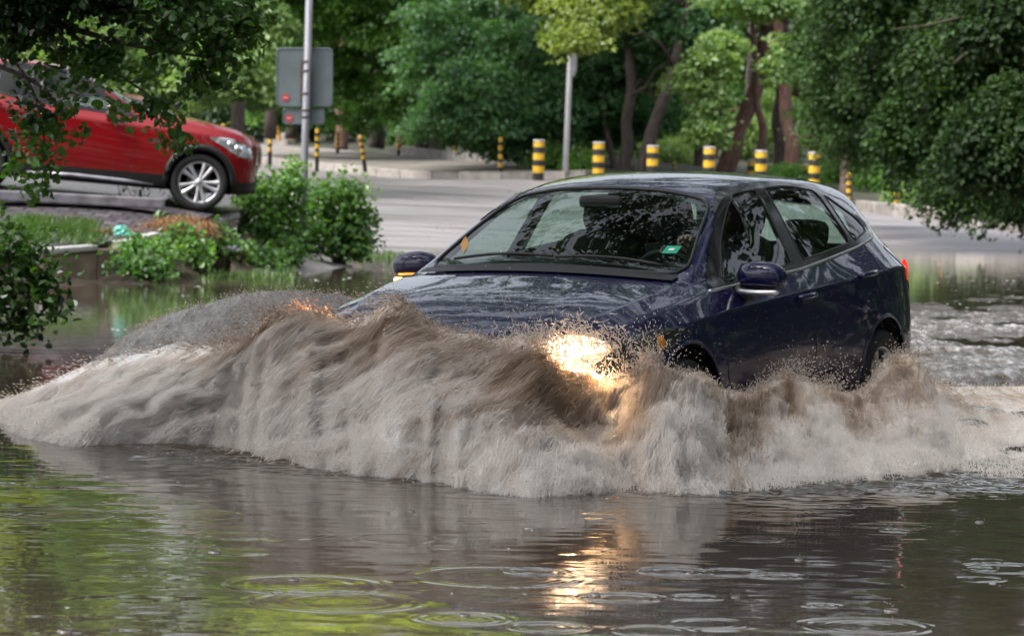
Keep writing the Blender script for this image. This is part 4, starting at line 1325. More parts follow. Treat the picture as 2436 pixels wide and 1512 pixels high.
        # door seams
        for p in (fd[[1, 2, 3]], fd[[4, 5, 0]], rd[[1, 2, 3, 4, 5]]):
            mb = MB(); mb.tube([surf(x, z, sgn, -.001) for x, z in dense(p, False)], .0035, 5)
            mb.build('door_seam', LININGS, root)
        # arch lip
        for a in arches:
            pts = [surf(x, z, sgn, -.004) for x, z in a if z > W3((0, 0, .22))[2]]
            mx_ = np.mean([q.x for q in pts])
            pts = sorted(pts, key=lambda p: (math.atan2(p.z - zc, p.x - mx_) + math.pi / 2) % (2 * math.pi))
            mb = MB()
            if cladding:
                mb.tube([p + Vector((0, 0, .0)) for p in pts], .042, 8)
            else:
                mb.tube(pts, .010, 6)
            mb.build('arch_trim', M['blacktrim'] if cladding else paint, root, True)
        # wheel well lining
        for ax in (ax_f, ax_r):
            mb = MB()
            Rw = ra * 1.01
            th = np.linspace(-.35, math.pi + .35, 25)
            yo, yi = sgn * (track + .08), sgn * .38
            Vv = [(ax + Rw * math.cos(t), y, zc + .02 + Rw * math.sin(t)) for y in (yo, yi) for t in th]
            n = len(th)
            mb.add(Vv, [(k, k + 1, n + k + 1, n + k) for k in range(n - 1)] + [tuple(range(n, 2 * n))])
            mb.build('wheel_well', LININGS, root)
            wheel_parts(root, (ax, sgn * (track), zc), wheel_r, wheel_w, sgn, spokes, twin)
    # windscreen border (black frit), seal
    mb = MB()
    mb.tube([surf_front(y, z, .001) for y, z in dense(ws)], .009, 6, cap=False)
    mb.build('windscreen_seal', RUBBER_SEAL, wsg, True)
    wsin = np.array([W3((.5, y, z))[[1, 2]] for y, z in rounded([(-.64, 1.045), (0, 1.088), (.64, 1.045), (.512, 1.325), (.28, 1.374), (0, 1.384), (-.28, 1.374), (-.512, 1.325)], [.07, .3, .07, .07, .1, .1, .1, .07])])
    sel = (lab == 'windscreen') & ~inside(C[:, yz], wsin)
    if sel.any():
        v, f, u = sub_mesh(V, F, sel); obj('windscreen_border', v - N[u] * .004, f, M['blackgloss'], wsg, True)
    # cowl panel and wipers
    mb = MB()
    ys_ = np.linspace(-.67, .67, 15)
    a = [surf_front(y, W3((.9, 0, 1.010 + .036 * (1 - (y / .62) ** 2)))[2], .006) for y in ys_]
    b_ = [surf_front(y, W3((.9, 0, 0.985 + .024 * (1 - (y / .62) ** 2)))[2], .010) for y in ys_]
    V3 = a + b_
    mb.add(V3, [(k, k + 1, 15 + k + 1, 15 + k) for k in range(14)])
    mb.build('cowl_panel', M['blacktrim'], root, True)
    for y0, y1 in ((-.52, .02), (.04, .58)):
        mb = MB()
        mb.tube([surf_front(y, W3((.9, 0, 1.026 + .038 * (1 - (y / .62) ** 2) + .012 * math.sin((y - y0) / (y1 - y0) * 3)))[2], .022) for y in np.linspace(y0, y1, 9)], .008, 6)
        mb.build('wiper', M['blacktrim'], root, True)
    # lamps
    for sd, sgn in (('L', 1), ('R', -1)):
        o = part('headlight', 'headlight' + sd, HEAD_DARK if lights_on else HEAD_OFF, .003)
        cx = hl.mean(0)
        if lights_on:
            px, pz = W3((1.80, .8, .665))[0], W3((1.8, .8, .665))[2]
            c, n_ = near(1.97, .60 * sgn, .672, .010)
            mb = MB(); mb.lathe([(.001, .006), (.06, .004), (.078, -.004), (.08, -.03)], 20, 'Z')
            lampo = mb.build('bulb_lens', HEAD_ON, o, True)
            lampo.location = c; lampo.rotation_euler = n_.to_track_quat('Z', 'Y').to_euler(); lampo.scale = (1.85, .68, 1)
            mb = MB(); mb.lathe([(.001, .0), (.085, -.002), (.12, -.008), (.13, -.02)], 24, 'Z')
            halo = mb.build('reflector', HEAD_BOWL, o, True); halo.location = c - n_ * .006; halo.rotation_euler = lampo.rotation_euler; halo.scale = (1.25, .58, 1)
            c2 = surf(W3((1.62, .8, .715))[0], W3((1.62, .8, .735))[2], sgn, .006)
            mb = MB(); mb.lathe([(.001, .004), (.03, .002), (.04, -.01)], 14, 'Z')
            l2 = mb.build('indicator', AMBER_ON if sgn < 0 else AMBER, o, True); l2.location = c2; l2.rotation_euler = Vector((.5, .8 * sgn, .2)).to_track_quat('Z', 'Y').to_euler()
        else:
            for (xx, zz, rr) in ((1.83, .69, .055), (1.66, .735, .04)):
                c = surf(W3((xx, .8, zz))[0], W3((xx, .8, zz))[2], sgn, .002)
                mb = MB(); mb.lathe([(.001, .016), (rr * .7, .012), (rr, .0), (rr * 1.1, -.01)], 18, 'Z')
                q = mb.build('lamp_bowl', M['chrome'], o, True); q.location = c; q.rotation_euler = Vector((.6, .75 * sgn, .2)).to_track_quat('Z', 'Y').to_euler()
        o = part('tail_light', 'tail_light' + sd, TAIL, .004)
        if lights_on and o:
            c = surf(W3((-2.0, .8, .93))[0], W3((-2.0, .8, .93))[2], sgn, .008)
            mb = MB(); mb.lathe([(.001, .004), (.03, .002), (.04, -.008)], 14, 'Z')
            q = mb.build('brake_lamp', TAIL_ON, o, True); q.location = c; q.rotation_euler = Vector((-.7, .7 * sgn, 0)).to_track_quat('Z', 'Y').to_euler(); q.scale = (1, 1.6, 1)
    # handles
    for k, (x, z) in (('doorF', (-.13, .875)), ('doorR', (-1.02, .945))):
        for sd, sgn in (('L', 1), ('R', -1)):
            c = [surf(W3((x + dx, .8, z))[0], W3((x + dx, .8, z + dx * -.05))[2], sgn, o_) for dx, o_ in ((.10, .002), (.085, .028), (0, .034), (-.085, .028), (-.10, .002))]
            mb = MB(); mb.tube(c, [.012, .014, .015, .014, .012], 8)
            mb.build('handle', handle_mat or paint, doors[k + sd] or root, True)
    # mirrors
    for sgn in (1, -1):
        base = W3((.60, .955 * sgn, .995))
        base[1] = (.955 if sgn > 0 else -.905) if not cladding else .99 * sgn
        mr = empty('mirror', base); mr.parent = root
        bm = bmesh.new(); bmesh.ops.create_uvsphere(bm, u_segments=24, v_segments=16, radius=1)
        for v in bm.verts:
            x, y, z = v.co
            q = lambda t, e: math.copysign(abs(t) ** e, t)
            x = q(x, .8) * .085 if x > 0 else x * .03
            v.co = (x, q(y, .72) * .122 * (1 + .07 * z), q(z, .72) * .066)
            v.co.z += .014 * (1 - (v.co.y / .122) ** 2) + .06 * v.co.y * sgn * -.6
        me = bpy.data.meshes.new('housing'); bm.to_mesh(me); bm.free()
        me.polygons.foreach_set('use_smooth', np.ones(len(me.polygons), bool))
        link('housing', me, paint, mr)
        mb = MB()
        th = np.linspace(-1.2, 1.0, 14) if sgn > 0 else np.linspace(-1.0, 1.2, 14)
        mb.tube([(.060 * math.cos(t) + .012, .122 * math.sin(t), -.062 - .006 * math.cos(t)) for t in th], [.006] + [.015] * 12 + [.006], 8)
        mb.build('indicator', AMBER_ON if (lights_on and sgn < 0) else (M['satin_chrome'] if lights_on else paint), mr, True)
        mb = MB(); mb.tube([(-.01, -.06 * sgn, -.06), (-.005, -.13 * sgn, -.075), (.02, -.20 * sgn, -.07)], [.05, .04, .035], 10)
        mb.build('mirror_arm', M['blacktrim'], mr, True)
        mb = MB(); mb.lathe([(.001, -.030), (.95, -.030), (1, -.026)], 24, 'Z')
        g_ = mb.build('mirror_glass', M['chrome'], mr, True); g_.rotation_euler = (0, math.pi / 2, 0); g_.scale = (.066, .108, 1.0)
    # floor pan, interior
    mb = MB()
    fl = W3((0, 0, .20))[2]
    mb.box((0, 0, fl + .02), (W3((1.9, 0, 0))[0] - W3((-2.0, 0, 0))[0], 1.28, .06)); mb.build('floor_pan', LININGS, root)
    if interior:
        sel = np.isin(lab, ['body', 'doorFL', 'doorFR', 'doorRL', 'doorRR']) & (C[:, 2] > W3((0, 0, 1.0))[2]) & (C[:, 0] < W3((1.0, 0, 0))[0]) & (C[:, 0] > W3((-1.95, 0, 0))[0])
        v, f, u = sub_mesh(V, F, sel); obj('headliner', v - N[u] * .022, f, LINER, root, True)
        hz = W3((0, 0, .93))[2]
        dash = soft_box('dashboard', W3((.78, 0, .86)), (.62, 1.40, .26), DASH, root, (0, .06, 0), 3, .5)
        soft_box('instrument_hood', W3((.52, .36, .985)), (.22, .36, .08), DASH, root, (0, 0, 0), 2, .3)
        for sgn in (1, -1):
            soft_box('door_lining', W3((-.2, sgn * .755, .80)), (1.9, .05, .42), DASH, root, (0, 0, 0), 1, .8)
            st = empty('front_seat', W3((-.18, sgn * .37, .45))); st.parent = root
            k = (W3((0, 0, 1))[2] - W3((0, 0, 0))[2])
            soft_box('seat_cushion', (.08, 0, .04), (.52, .50, .18), SEAT, st, (0, -.15, 0))
            soft_box('seat_back', (-.23, 0, .40 * k), (.17, .50, .66), SEAT, st, (0, -.28, 0))
            soft_box('headrest', (-.36, 0, .80 * k), (.11, .27, .20), SEAT, st, (0, -.2, 0))
        rs = empty('rear_seat', W3((-1.05, 0, .48))); rs.parent = root
        soft_box('seat_cushion', (.1, 0, .03), (.5, 1.24, .18), SEAT, rs)
        soft_box('seat_back', (-.25, 0, .34), (.18, 1.24, .58), SEAT, rs, (0, -.35, 0))
        for y in (-.38, .38): soft_box('headrest', (-.40, y, .66), (.10, .26, .15), SEAT, rs, (0, -.2, 0))
        mb = MB()
        hub = Vector(W3((.36, .37, .93))); R = Matrix.Rotation(math.radians(-66), 3, 'Y')
        mb.tube([hub + R @ Vector((.185 * math.cos(t), .185 * math.sin(t), 0)) for t in np.linspace(0, 2 * math.pi, 33)], .015, 8, cap=False)
        for t in (0, 2.4, 3.9): mb.tube([hub, hub + R @ Vector((.185 * math.cos(t), .185 * math.sin(t), 0))], .014, 6)
        mb.lathe([(.001, .03), (.06, .02), (.065, -.02)], 14, 'Z', (hub.x, hub.y, hub.z - .01))
        mb.build('steering_wheel', DASH, root, True)
        im = soft_box('inside_mirror', W3((.38, 0, 1.335)), (.03, .23, .065), M['blacktrim'], root, (0, .1, 0), 2, .4)
    # front grille and number-plate recess
    mb = MB()
    for z in np.linspace(.30, .52, 7):
        pts = []
        for y in np.linspace(-.42, .42, 13):
            i = np.argmin((V[:, 1] - y) ** 2 + (V[:, 2] - W3((2.2, 0, z))[2]) ** 2 + np.where(V[:, 0] > W3((1.5, 0, 0))[0], 0, 9))
            pts.append(Vector(V[i] + N[i] * .004))
        mb.tube(pts, .012, 6)
    mb.build('grille', M['blacktrim'], root, True)
    return root, surf, surf_front, W3, near


def paint_mat(name, c, metal=.25, rough=.35, flake=None):
    m, nt, b = mat_new(name)
    b.inputs['Base Color'].default_value = (*c, 1)
    b.inputs['Metallic'].default_value = metal
    b.inputs['Roughness'].default_value = rough
    b.inputs['Specular IOR Level'].default_value = .12
    b.inputs['Coat Weight'].default_value = 1
    b.inputs['Coat Roughness'].default_value = .02
    tc = nt.nodes.new('ShaderNodeTexCoord')
    v = nt.nodes.new('ShaderNodeTexVoronoi'); v.inputs['Scale'].default_value = 75; v.feature = 'SMOOTH_F1'
    n = nt.nodes.new('ShaderNodeTexNoise'); n.inputs['Scale'].default_value = 60
    r = nt.nodes.new('ShaderNodeMapRange'); r.inputs[1].default_value = .0; r.inputs[2].default_value = .28; r.inputs[3].default_value = 1; r.inputs[4].default_value = 0
    bp = nt.nodes.new('ShaderNodeBump'); bp.inputs['Strength'].default_value = .05; bp.inputs['Distance'].default_value = .004
    nt.links.new(tc.outputs['Object'], v.inputs['Vector']); nt.links.new(v.outputs['Distance'], r.inputs[0])
    nt.links.new(r.outputs[0], bp.inputs['Height']); nt.links.new(bp.outputs[0], b.inputs['Coat Normal'])
    return m


# ---- the dark blue hatchback ploughing through the flood
BLUE = paint_mat('navy_paint', (.002, .003, .040), .0, .4)
def unit(a): return a / np.maximum(np.linalg.norm(a, axis=1, keepdims=True), 1e-9)


GLASS = glass_mat('window_glass', (.60, .74, .68), 1.47)
CARX, CARY, CARA = 0.6035, 17.70, math.radians(-115.76)
hb, surf, surf_front, W3, near = make_car('hatchback', 'dark navy blue hatchback with a lit headlight ploughing through brown flood water', BLUE, GLASS,
                                    lambda a: a, 4, lights_on=True)
hb.location = (CARX, CARY, -.17); CARM = Matrix.Translation((CARX, CARY, -.17)) @ Matrix.Rotation(CARA, 4, 'Z') @ Matrix.Rotation(math.radians(1.0), 4, 'Y')
hb.matrix_world = CARM
# stickers on the windscreen
def screen_patch(name, y, z, w, h, mat, off=.004, rot=0):
    V = []
    for dy, dz in ((-1, -1), (1, -1), (1, 1), (-1, 1)):
        V.append(surf_front(y + dy * w / 2 + dz * rot * h, z + dz * h / 2 + dy * rot * w, off))
    o = poly_obj(name, V, [(0, 1, 2, 3)], mat, hb)
    m = o.modifiers.new('t', 'SOLIDIFY'); m.thickness = .001
    return o
gs = screen_patch('windscreen_sticker', .54, 1.12, .064, .034, flat_mat('green_sticker', (.01, .33, .20), .5))
gs['label'] = 'green rectangular sticker with a white mark low on the windscreen'
w_ = screen_patch('sticker_mark', .54, 1.12, .024, .009, flat_mat('white_mark', (.75, .78, .75), .5), .006); w_.parent = gs
os_ = screen_patch('windscreen_sticker', -.575, 1.118, .075, .045, flat_mat('orange_sticker', (.45, .22, .03), .5), rot=-.25)
os_['label'] = 'faded orange sticker in the lower corner of the windscreen'
# oval badge low on the bonnet nose, washer jets
mb = MB(); mb.lathe([(.001, .006), (.055, .005), (.062, 0)], 20, 'Z')
# headlamp beam
ld = bpy.data.lights.new('headlight_beam', 'SPOT'); ld.energy = 60; ld.color = (1.0, .74, .45); ld.spot_size = math.radians(116); ld.spot_blend = .5; ld.shadow_soft_size = .10
lo = bpy.data.objects.new('headlight_beam', ld); COL.objects.link(lo)
p = CARM @ (near(1.98, .60, .672)[0] + Vector((.10, .05, .05)))
dirw = Vector((-.12, -.34, -.93)).normalized()
lo.location = p; lo.rotation_euler = (-dirw).to_track_quat('Z', 'Y').to_euler()
ld2 = bpy.data.lights.new('indicator_glow', 'SPOT'); ld2.spot_size = math.radians(50); ld2.spot_blend = .6; ld2.energy = 22; ld2.color = (1.0, .36, .05); ld2.shadow_soft_size = .05
lo2 = bpy.data.objects.new('indicator_glow', ld2); COL.objects.link(lo2)
lo2.location = CARM @ (near(1.80, -.78, .72)[0] + Vector((.03, -.06, .06)))
lo2.rotation_euler = (lo2.location - at(738, 728, 16.15)).to_track_quat('Z', 'Y').to_euler()

# rain beads standing on bonnet, roof, glass and flanks
def beads(parent, V, N, n, rng, mat, lo=.0016, hi=.005):
    idx = rng.integers(0, len(V), n)
    k = 6
    P, Nn = V[idx], unit(N[idx])
    r = rng.uniform(lo, hi, n)
    a = unit(np.cross(Nn, rng.normal(size=(n, 3)))); b = np.cross(Nn, a)
    rows = []
    for rr, hh in ((1, -.1), (.8, .45), (.02, .7)):
        for j in range(k):
            w = 2 * math.pi * j / k
            rows.append(P + (a * math.cos(w) + b * math.sin(w)) * (r * rr)[:, None] + Nn * (r * hh)[:, None])
    Vb = np.stack(rows, 1).reshape(-1, 3)
    f = []
    for i in range(2):
        for j in range(k): f.append((i * k + j, i * k + (j + 1) % k, (i + 1) * k + (j + 1) % k, (i + 1) * k + j))
    F = (np.arange(n)[:, None, None] * 3 * k + np.array(f)[None]).reshape(-1, 4)
    o = obj('rain_beads', Vb, F, mat, parent, True)
    o['kind'] = 'stuff'
    return o


bead_m = flat_mat('water_bead', (.10, .10, .12), .02, spec=1.0)
Vb_, Nb_, _f = body_surface(lambda a: a, 4)
m_ = (Vb_[:, 2] > .62) & (Vb_[:, 0] > -2)
beads(hb, Vb_[m_], Nb_[m_], 3200, np.random.default_rng(3), bead_m, .0011, .0032)

# ---- driver
SKIN = noise_mat('skin', (.38, .20, .14), (.46, .26, .19), 8, .55)
CLOTH = noise_mat('dark_jacket', (.012, .012, .016), (.03, .03, .036), 30, .9)
HAIR = noise_mat('dark_hair', (.008, .006, .005), (.02, .015, .012), 40, .7)


def skin_body(name, joints, edges, radii, mat, parent, sub=2):
    me = bpy.data.meshes.new(name)
    me.from_pydata(joints, edges, [])
    o = link(name, me, mat, parent)
    m = o.modifiers.new('skin', 'SKIN'); m.use_smooth_shade = True
    for i, v in enumerate(me.skin_vertices[0].data):
        r = radii[i]; v.radius = (r, r) if not isinstance(r, tuple) else r
    me.skin_vertices[0].data[0].use_root = True
    s = o.modifiers.new('sub', 'SUBSURF'); s.levels = s.render_levels = sub
    return o


dr = empty('person', CARM @ Vector((-.20, .37, .60)), 'driver in a dark jacket behind the wheel of the blue car, hand raised', 'person')
dr.rotation_euler = CARM.to_euler()
D0 = Vector((-.20, .37, .60))
J = [(-.20, .37, .62), (-.23, .37, .80), (-.27, .37, 1.00), (-.25, .37, 1.10), (-.22, .37, 1.18),        # pelvis..neck..
     (-.25, .53, 1.05), (-.06, .60, .86), (.20, .52, .98), (.29, .485, 1.06),                              # left arm, raised hand
     (-.25, .21, 1.05), (-.08, .16, .84), (.18, .24, .90), (.27, .26, .93),
     (.12, .45, .62), (.22, .46, .64), (.55, .45, .45), (.12, .29, .62), (.22, .28, .64), (.55, .29, .45)]
E_ = [(0, 1), (1, 2), (2, 3), (3, 4), (2, 5), (5, 6), (6, 7), (7, 8), (2, 9), (9, 10), (10, 11), (11, 12), (0, 13), (13, 14), (14, 15), (0, 16), (16, 17), (17, 18)]
RR = [(.16, .13), (.15, .12), (.17, .11), .065, .055, .07, .05, .035, .025, .07, .05, .035, .025, .09, .08, .055, .09, .08, .055]
skin_body('body', [tuple(Vector(j) - D0) for j in J], E_, RR, CLOTH, dr)
hd = bmesh.new(); bmesh.ops.create_uvsphere(hd, u_segments=24, v_segments=18, radius=1)
for v in hd.verts:
    x, y, z = v.co
    jaw = 1 - .28 * max(0, -z) ** 1.3
    v.co = Vector((x * .098 * (jaw if x < 0 else 1 - .12 * max(0, -z)), y * .076 * jaw, z * .118))
    if x > .75 and abs(y) < .3 and -.25 < z < .12: v.co.x += .020 * (1 - abs(y) / .3) * (1 - abs(z + .1) / .35)      # nose
    if x > .6 and .02 < z < .25 and .2 < abs(y) < .55: v.co.x -= .008                                                      # eye sockets
    if x > .6 and -.55 < z < -.4 and abs(y) < .3: v.co.x += .005                                                              # lips
hm = bpy.data.meshes.new('head'); hd.to_mesh(hm); hd.free(); hm.polygons.foreach_set('use_smooth', np.ones(len(hm.polygons), bool))
h_o = link('head', hm, SKIN, dr); h_o.location = Vector((-.17, .37, 1.255)) - D0
mb = MB()
for s_ in (-1, 1):
    mb.lathe([(.001, .004), (.009, .003), (.011, 0)], 10, 'Z', (0, 0, 0))
er = MB()
for s_ in (-1, 1):
    er.tube([(-.005, s_ * .076, .03), (-.018, s_ * .086, .02), (-.012, s_ * .084, -.01), (.0, s_ * .076, -.03)], [.006, .01, .009, .005], 6)
er.build('ear', SKIN, h_o, True)
ey = MB()
for s_ in (-1, 1):
    ey.lathe([(.001, .010), (.007, .008), (.011, 0)], 10, 'Z', (0, 0, 0))
eo = MB()
for s_ in (-1, 1): eo.box((.087, s_ * .033, .018), (.008, .022, .009))
eo.build('eye', HAIR, h_o, bevel=.003)
hr = bmesh.new(); bmesh.ops.create_uvsphere(hr, u_segments=24, v_segments=16, radius=1)
for v in list(hr.verts):
    x, y, z = v.co
    if z < (.15 + x * .55): v.co = v.co * .93
    v.co = Vector((v.co.x * .106 - .006, v.co.y * .084, v.co.z * .126 + .004))
hme = bpy.data.meshes.new('hair'); hr.to_mesh(hme); hr.free(); hme.polygons.foreach_set('use_smooth', np.ones(len(hme.polygons), bool))
link('hair', hme, HAIR, h_o)
for sgn, root_, fwd in ((1, Vector((.29, .485, 1.06)), Vector((.35, -.2, .85))), (-1, Vector((.27, .26, .93)), Vector((.7, .2, .6)))):
    f = fwd.normalized(); side = f.cross(Vector((1, 0, 0))).normalized(); nrm = side.cross(f)
    js = [root_, root_ + f * .05, root_ + f * .085]; es = [(0, 1), (1, 2)]; rr = [(.024, .022), (.036, .018), (.038, .016)]
    for k, L_ in enumerate((.075, .085, .08, .062)):
        o_ = (k - 1.5) * .02
        b_ = len(js); p0 = js[2] + side * o_
        js += [p0, p0 + f * L_ * .45 + Vector((.012, 0, 0)), p0 + f * L_ * .7 + Vector((.04, 0, -.012)), p0 + f * L_ * .75 + Vector((.055, 0, -.035))]
        es += [(2, b_), (b_, b_ + 1), (b_ + 1, b_ + 2), (b_ + 2, b_ + 3)]; rr += [.010, .0095, .0085, .007]
    b_ = len(js); p0 = js[1] + side * .035 * -sgn
    js += [p0, p0 + f * .03 + side * .02 * -sgn + Vector((.015, 0, 0)), p0 + f * .05 + side * .02 * -sgn + Vector((.035, 0, 0))]
    es += [(1, b_), (b_, b_ + 1), (b_ + 1, b_ + 2)]; rr += [.012, .0105, .008]
    skin_body('hand', [tuple(j - D0) for j in js], es, rr, SKIN, dr, 1)

# ---- the red off-road car on the lot
RED = paint_mat('red_paint', (.21, .003, .006), .2, .3)
GLASS2 = glass_mat('suv_glass', (.30, .36, .34))


def suv_warp(a):
    a = np.array(a, float)
    z = a[..., 2]
    a[..., 2] = .235 + (z - .18) * 1.115
    x = a[..., 0]
    ss = lambda t: np.clip(t, 0, 1) ** 2 * (3 - 2 * np.clip(t, 0, 1))
    x = x - .40 * ss((1.28 - x) / .45) * ss((x + 1.35) / 1.0)            # cabin set back behind a long bonnet
    a[..., 0] = np.where(x > 1.62, 1.62 + (x - 1.62) * .62, x) * 1.035
    a[..., 1] = a[..., 1] * 1.01
    return a


def suv_tweak(h, xs):
    # blunter, higher nose
    k = np.clip((xs - 1.5) / .7, 0, 1)
    for r in range(4, 9): h[:, r, 2] += .075 * k
    h[:, 3, 2] += .03 * k


suv, s2, sf2, W2, nr2 = make_car('offroad_car', 'bright red off-road car with black sills and silver wheels parked nose-down on the raised lot', RED, GLASS2, suv_warp, 3,
                            cladding=True, wheel_r=.352, wheel_w=.225, axle=1.305, track=.79, interior=True, detail=False, tweak=suv_tweak)
# sill plates and roof rail of the off-road car
for sgn in (1, -1):
    mb = MB(); mb.tube([s2(x, z, sgn, .02) for x, z in ((-.75, .30), (-.2, .315), (.45, .30), (.80, .285))], [.012, .022, .024, .01], 8)
    mb.build('sill_strip', noise_mat('sill_alu', (.3, .3, .33), (.45, .45, .5), 8, .4, metal=.7), suv, True)


def seat_on(o, f, r, yaw_off=0.0, base=1.35):
    """put a car on two ground points : f under the front wheel, r under the rear wheel (near side wheels)"""
    d = (f - r); yaw = math.atan2(d.y, d.x) + yaw_off
    pitch = math.atan2(d.z, d.xy.length)
    R = Matrix.Rotation(yaw, 4, 'Z') @ Matrix.Rotation(-pitch, 4, 'Y')
    near = R @ Vector((base, -.79, 0))
    o.matrix_world = Matrix.Translation(f - near) @ R


SUV_R2 = SUV_R
seat_on(suv, SUV_F, SUV_R2, 0, 1.305 * 1.035)
# ---- second red car, behind
RED2 = paint_mat('dull_red_paint', (.16, .010, .020), .0, .35)
car2, s3, sf3, W3b, nr3 = make_car('parked_car', 'dull dark red hatchback parked behind the off-road car, only roof and bonnet in view', RED2, GLASS2, lambda a: a, 3, interior=False, detail=False)
yaw2 = math.radians(-14)
q = at(480, 288, 64)                                  # where the foot of its windscreen stands
f_ = Vector((math.cos(yaw2), math.sin(yaw2), 0))
car2.location = Vector((q.x, q.y, q.z - 1.0)) - f_ * .95 - Vector((.25, 0, 0))
car2.rotation_euler = (0, math.radians(1.5), yaw2)
# ------------------------------------------------------------------ flood water
def water_mat():
    m, nt, b = mat_new('flood_water')
    L = nt.links.new
    tc = nt.nodes.new('ShaderNodeTexCoord')
    mp = nt.nodes.new('ShaderNodeMapping'); mp.inputs['Scale'].default_value = (1.0, 1.7, 1)
    n0 = nt.nodes.new('ShaderNodeTexNoise'); n0.inputs['Scale'].default_value = .7; n0.inputs['Detail'].default_value = 5
    r = nt.nodes.new('ShaderNodeValToRGB')
    r.color_ramp.elements[0].color = (.052, .040, .029, 1); r.color_ramp.elements[0].position = .3
    r.color_ramp.elements[1].color = (.074, .059, .046, 1); r.color_ramp.elements[1].position = .7
    L(tc.outputs['Object'], n0.inputs['Vector']); L(n0.outputs['Fac'], r.inputs[0]); L(r.outputs[0], b.inputs['Base Color'])
    b.inputs['Roughness'].default_value = .02
    b.inputs['IOR'].default_value = 1.333
    n1 = nt.nodes.new('ShaderNodeTexNoise'); n1.inputs['Scale'].default_value = 6; n1.inputs['Detail'].default_value = 3; n1.inputs['Roughness'].default_value = .5
    n2 = nt.nodes.new('ShaderNodeTexNoise'); n2.inputs['Scale'].default_value = 1.6; n2.inputs['Detail'].default_value = 3
    ad = nt.nodes.new('ShaderNodeMath'); ad.operation = 'MULTIPLY_ADD'; ad.inputs[1].default_value = .22
    L(tc.outputs['Object'], mp.inputs[0]); L(mp.outputs[0], n1.inputs['Vector']); L(mp.outputs[0], n2.inputs['Vector'])
    L(n1.outputs['Fac'], ad.inputs[0]); L(n2.outputs['Fac'], ad.inputs[2])
    bp = nt.nodes.new('ShaderNodeBump'); bp.inputs['Strength'].default_value = .05; bp.inputs['Distance'].default_value = .05
    L(ad.outputs[0], bp.inputs['Height']); L(bp.outputs[0], b.inputs['Normal'])
    return m


WATER = water_mat()
rng = np.random.default_rng(5)
# near sheet with rings from rain drops
RINGS = []
for px, py, rp, a in ((1605, 1358, 85, 1.3), (1845, 1368, 62, 1.0), (730, 1390, 190, .9), (945, 1278, 100, .8), (2060, 1490, 150, 1.3), (1180, 1370, 200, .7), (1270, 1358, 70, .8),
                      (1480, 1420, 90, .9), (1100, 1470, 110, 1.0), (1660, 1420, 60, .7), (130, 1222, 150, .6), (0, 1150, 40, .9), (470, 1222, 110, .5), (365, 1190, 70, .5), (1430, 1225, 70, .6),
                      (1180, 1222, 120, .5), (800, 1430, 200, .7), (300, 1300, 60, .4), (560, 1310, 80, .5), (2330, 1350, 40, .5), (1950, 1440, 40, .7), (640, 1265, 160, .4), (900, 1190, 90, .35),
                      (2150, 1250, 60, .3), (1700, 1215, 80, .3), (350, 1450, 60, .5), (1300, 1490, 90, .8), (1560, 1500, 100, .8)):
    c = on_z(px, py); k = S * c.y / FPX
    RINGS.append((c.x, c.y, rp * k, a * (.55 if rp > 95 else .9)))
for _ in range(34):
    y = rng.uniform(9.6, 14.5); x = rng.uniform(-.15, .15) * y
    RINGS.append((x, y, rng.uniform(.03, .16), rng.uniform(.15, .6)))


def ripple_z(X, Y):
    Z = np.zeros(X.shape)
    for cx, cy, r0, a in RINGS:
        m = (abs(X - cx) < r0 * 1.7 + .05) & (abs(Y - cy) < r0 * 1.7 + .05)
        if not m.any(): continue
        r = np.hypot(X[m] - cx, Y[m] - cy)
        lam = .022 + .10 * r0
        w = np.exp(-((r - r0) / (lam * .75)) ** 2) * 1.0 + .35 * np.exp(-((r - r0 * .62) / (lam * .6)) ** 2) + .22 * np.exp(-(r / (r0 * .45 + 1e-6)) ** 2)
        th = np.arctan2(Y[m] - cy, X[m] - cx)
        w = w * (.85 + .55 * vnoise(np.stack([np.cos(th) * 1.3 + cx * 7, np.sin(th) * 1.3 + cy * 7], 1), 15))
        Z[m] += a * .0021 * w * np.cos((r - r0) * 2 * math.pi / lam)
    Q = np.stack([X.ravel() * 1.0, Y.ravel() * 1.5], 1)
    ty = np.interp(X, [-3.2, -2.6, -1.9, -1.0, -.3, .4, 1.0, 1.7, 2.4], [18.2, 17.9, 16.2, 15.1, 14.5, 14.3, 14.4, 14.8, 15.2])
    chop = np.exp(-np.clip(ty - Y, 0, 9) / .28).ravel()
    Z += (.0024 * vnoise(Q * 1.1, 3) + .0009 * vnoise(Q * 4.1, 4) + .00045 * vnoise(Q * 10, 6) + chop * (.010 * vnoise(Q * 9, 8) + .005 * vnoise(Q * 21, 12))).reshape(X.shape)
    return Z


xs = np.arange(-2.45, 2.4501, .0075); ys = np.arange(8.9, 16.4, .0078)
edge_fade = lambda X, Y: np.clip(np.minimum.reduce([(X + 2.45) / .2, (2.45 - X) / .2, (Y - 8.9) / .2, (16.4 - Y) / .2]), 0, 1)
V, F = grid(xs, ys, lambda X, Y: ripple_z(X, Y) * edge_fade(X, Y))
V0, F0 = V, F
x0, x1, y0, y1 = xs[0], xs[-1], ys[0], ys[-1]
# the rest of the flood, butted round the near sheet
far = []
def rect(ax, bx, ay, by, nx, ny, amp=.004):
    global V, F
    v, f = grid(np.linspace(ax, bx, nx), np.linspace(ay, by, ny), lambda X, Y: np.zeros(X.shape))
    F = np.r_[F, f + len(V)]; V = np.r_[V, v]
rect(-70, 70, y1, 75, 60, 40); rect(-70, x0, y0, y1, 20, 4); rect(x1, 70, y0, y1, 20, 4); rect(-70, 70, 6.0, y0, 20, 4)
tag(obj('flood_water', V, F, WATER, smooth=True), kind='structure')

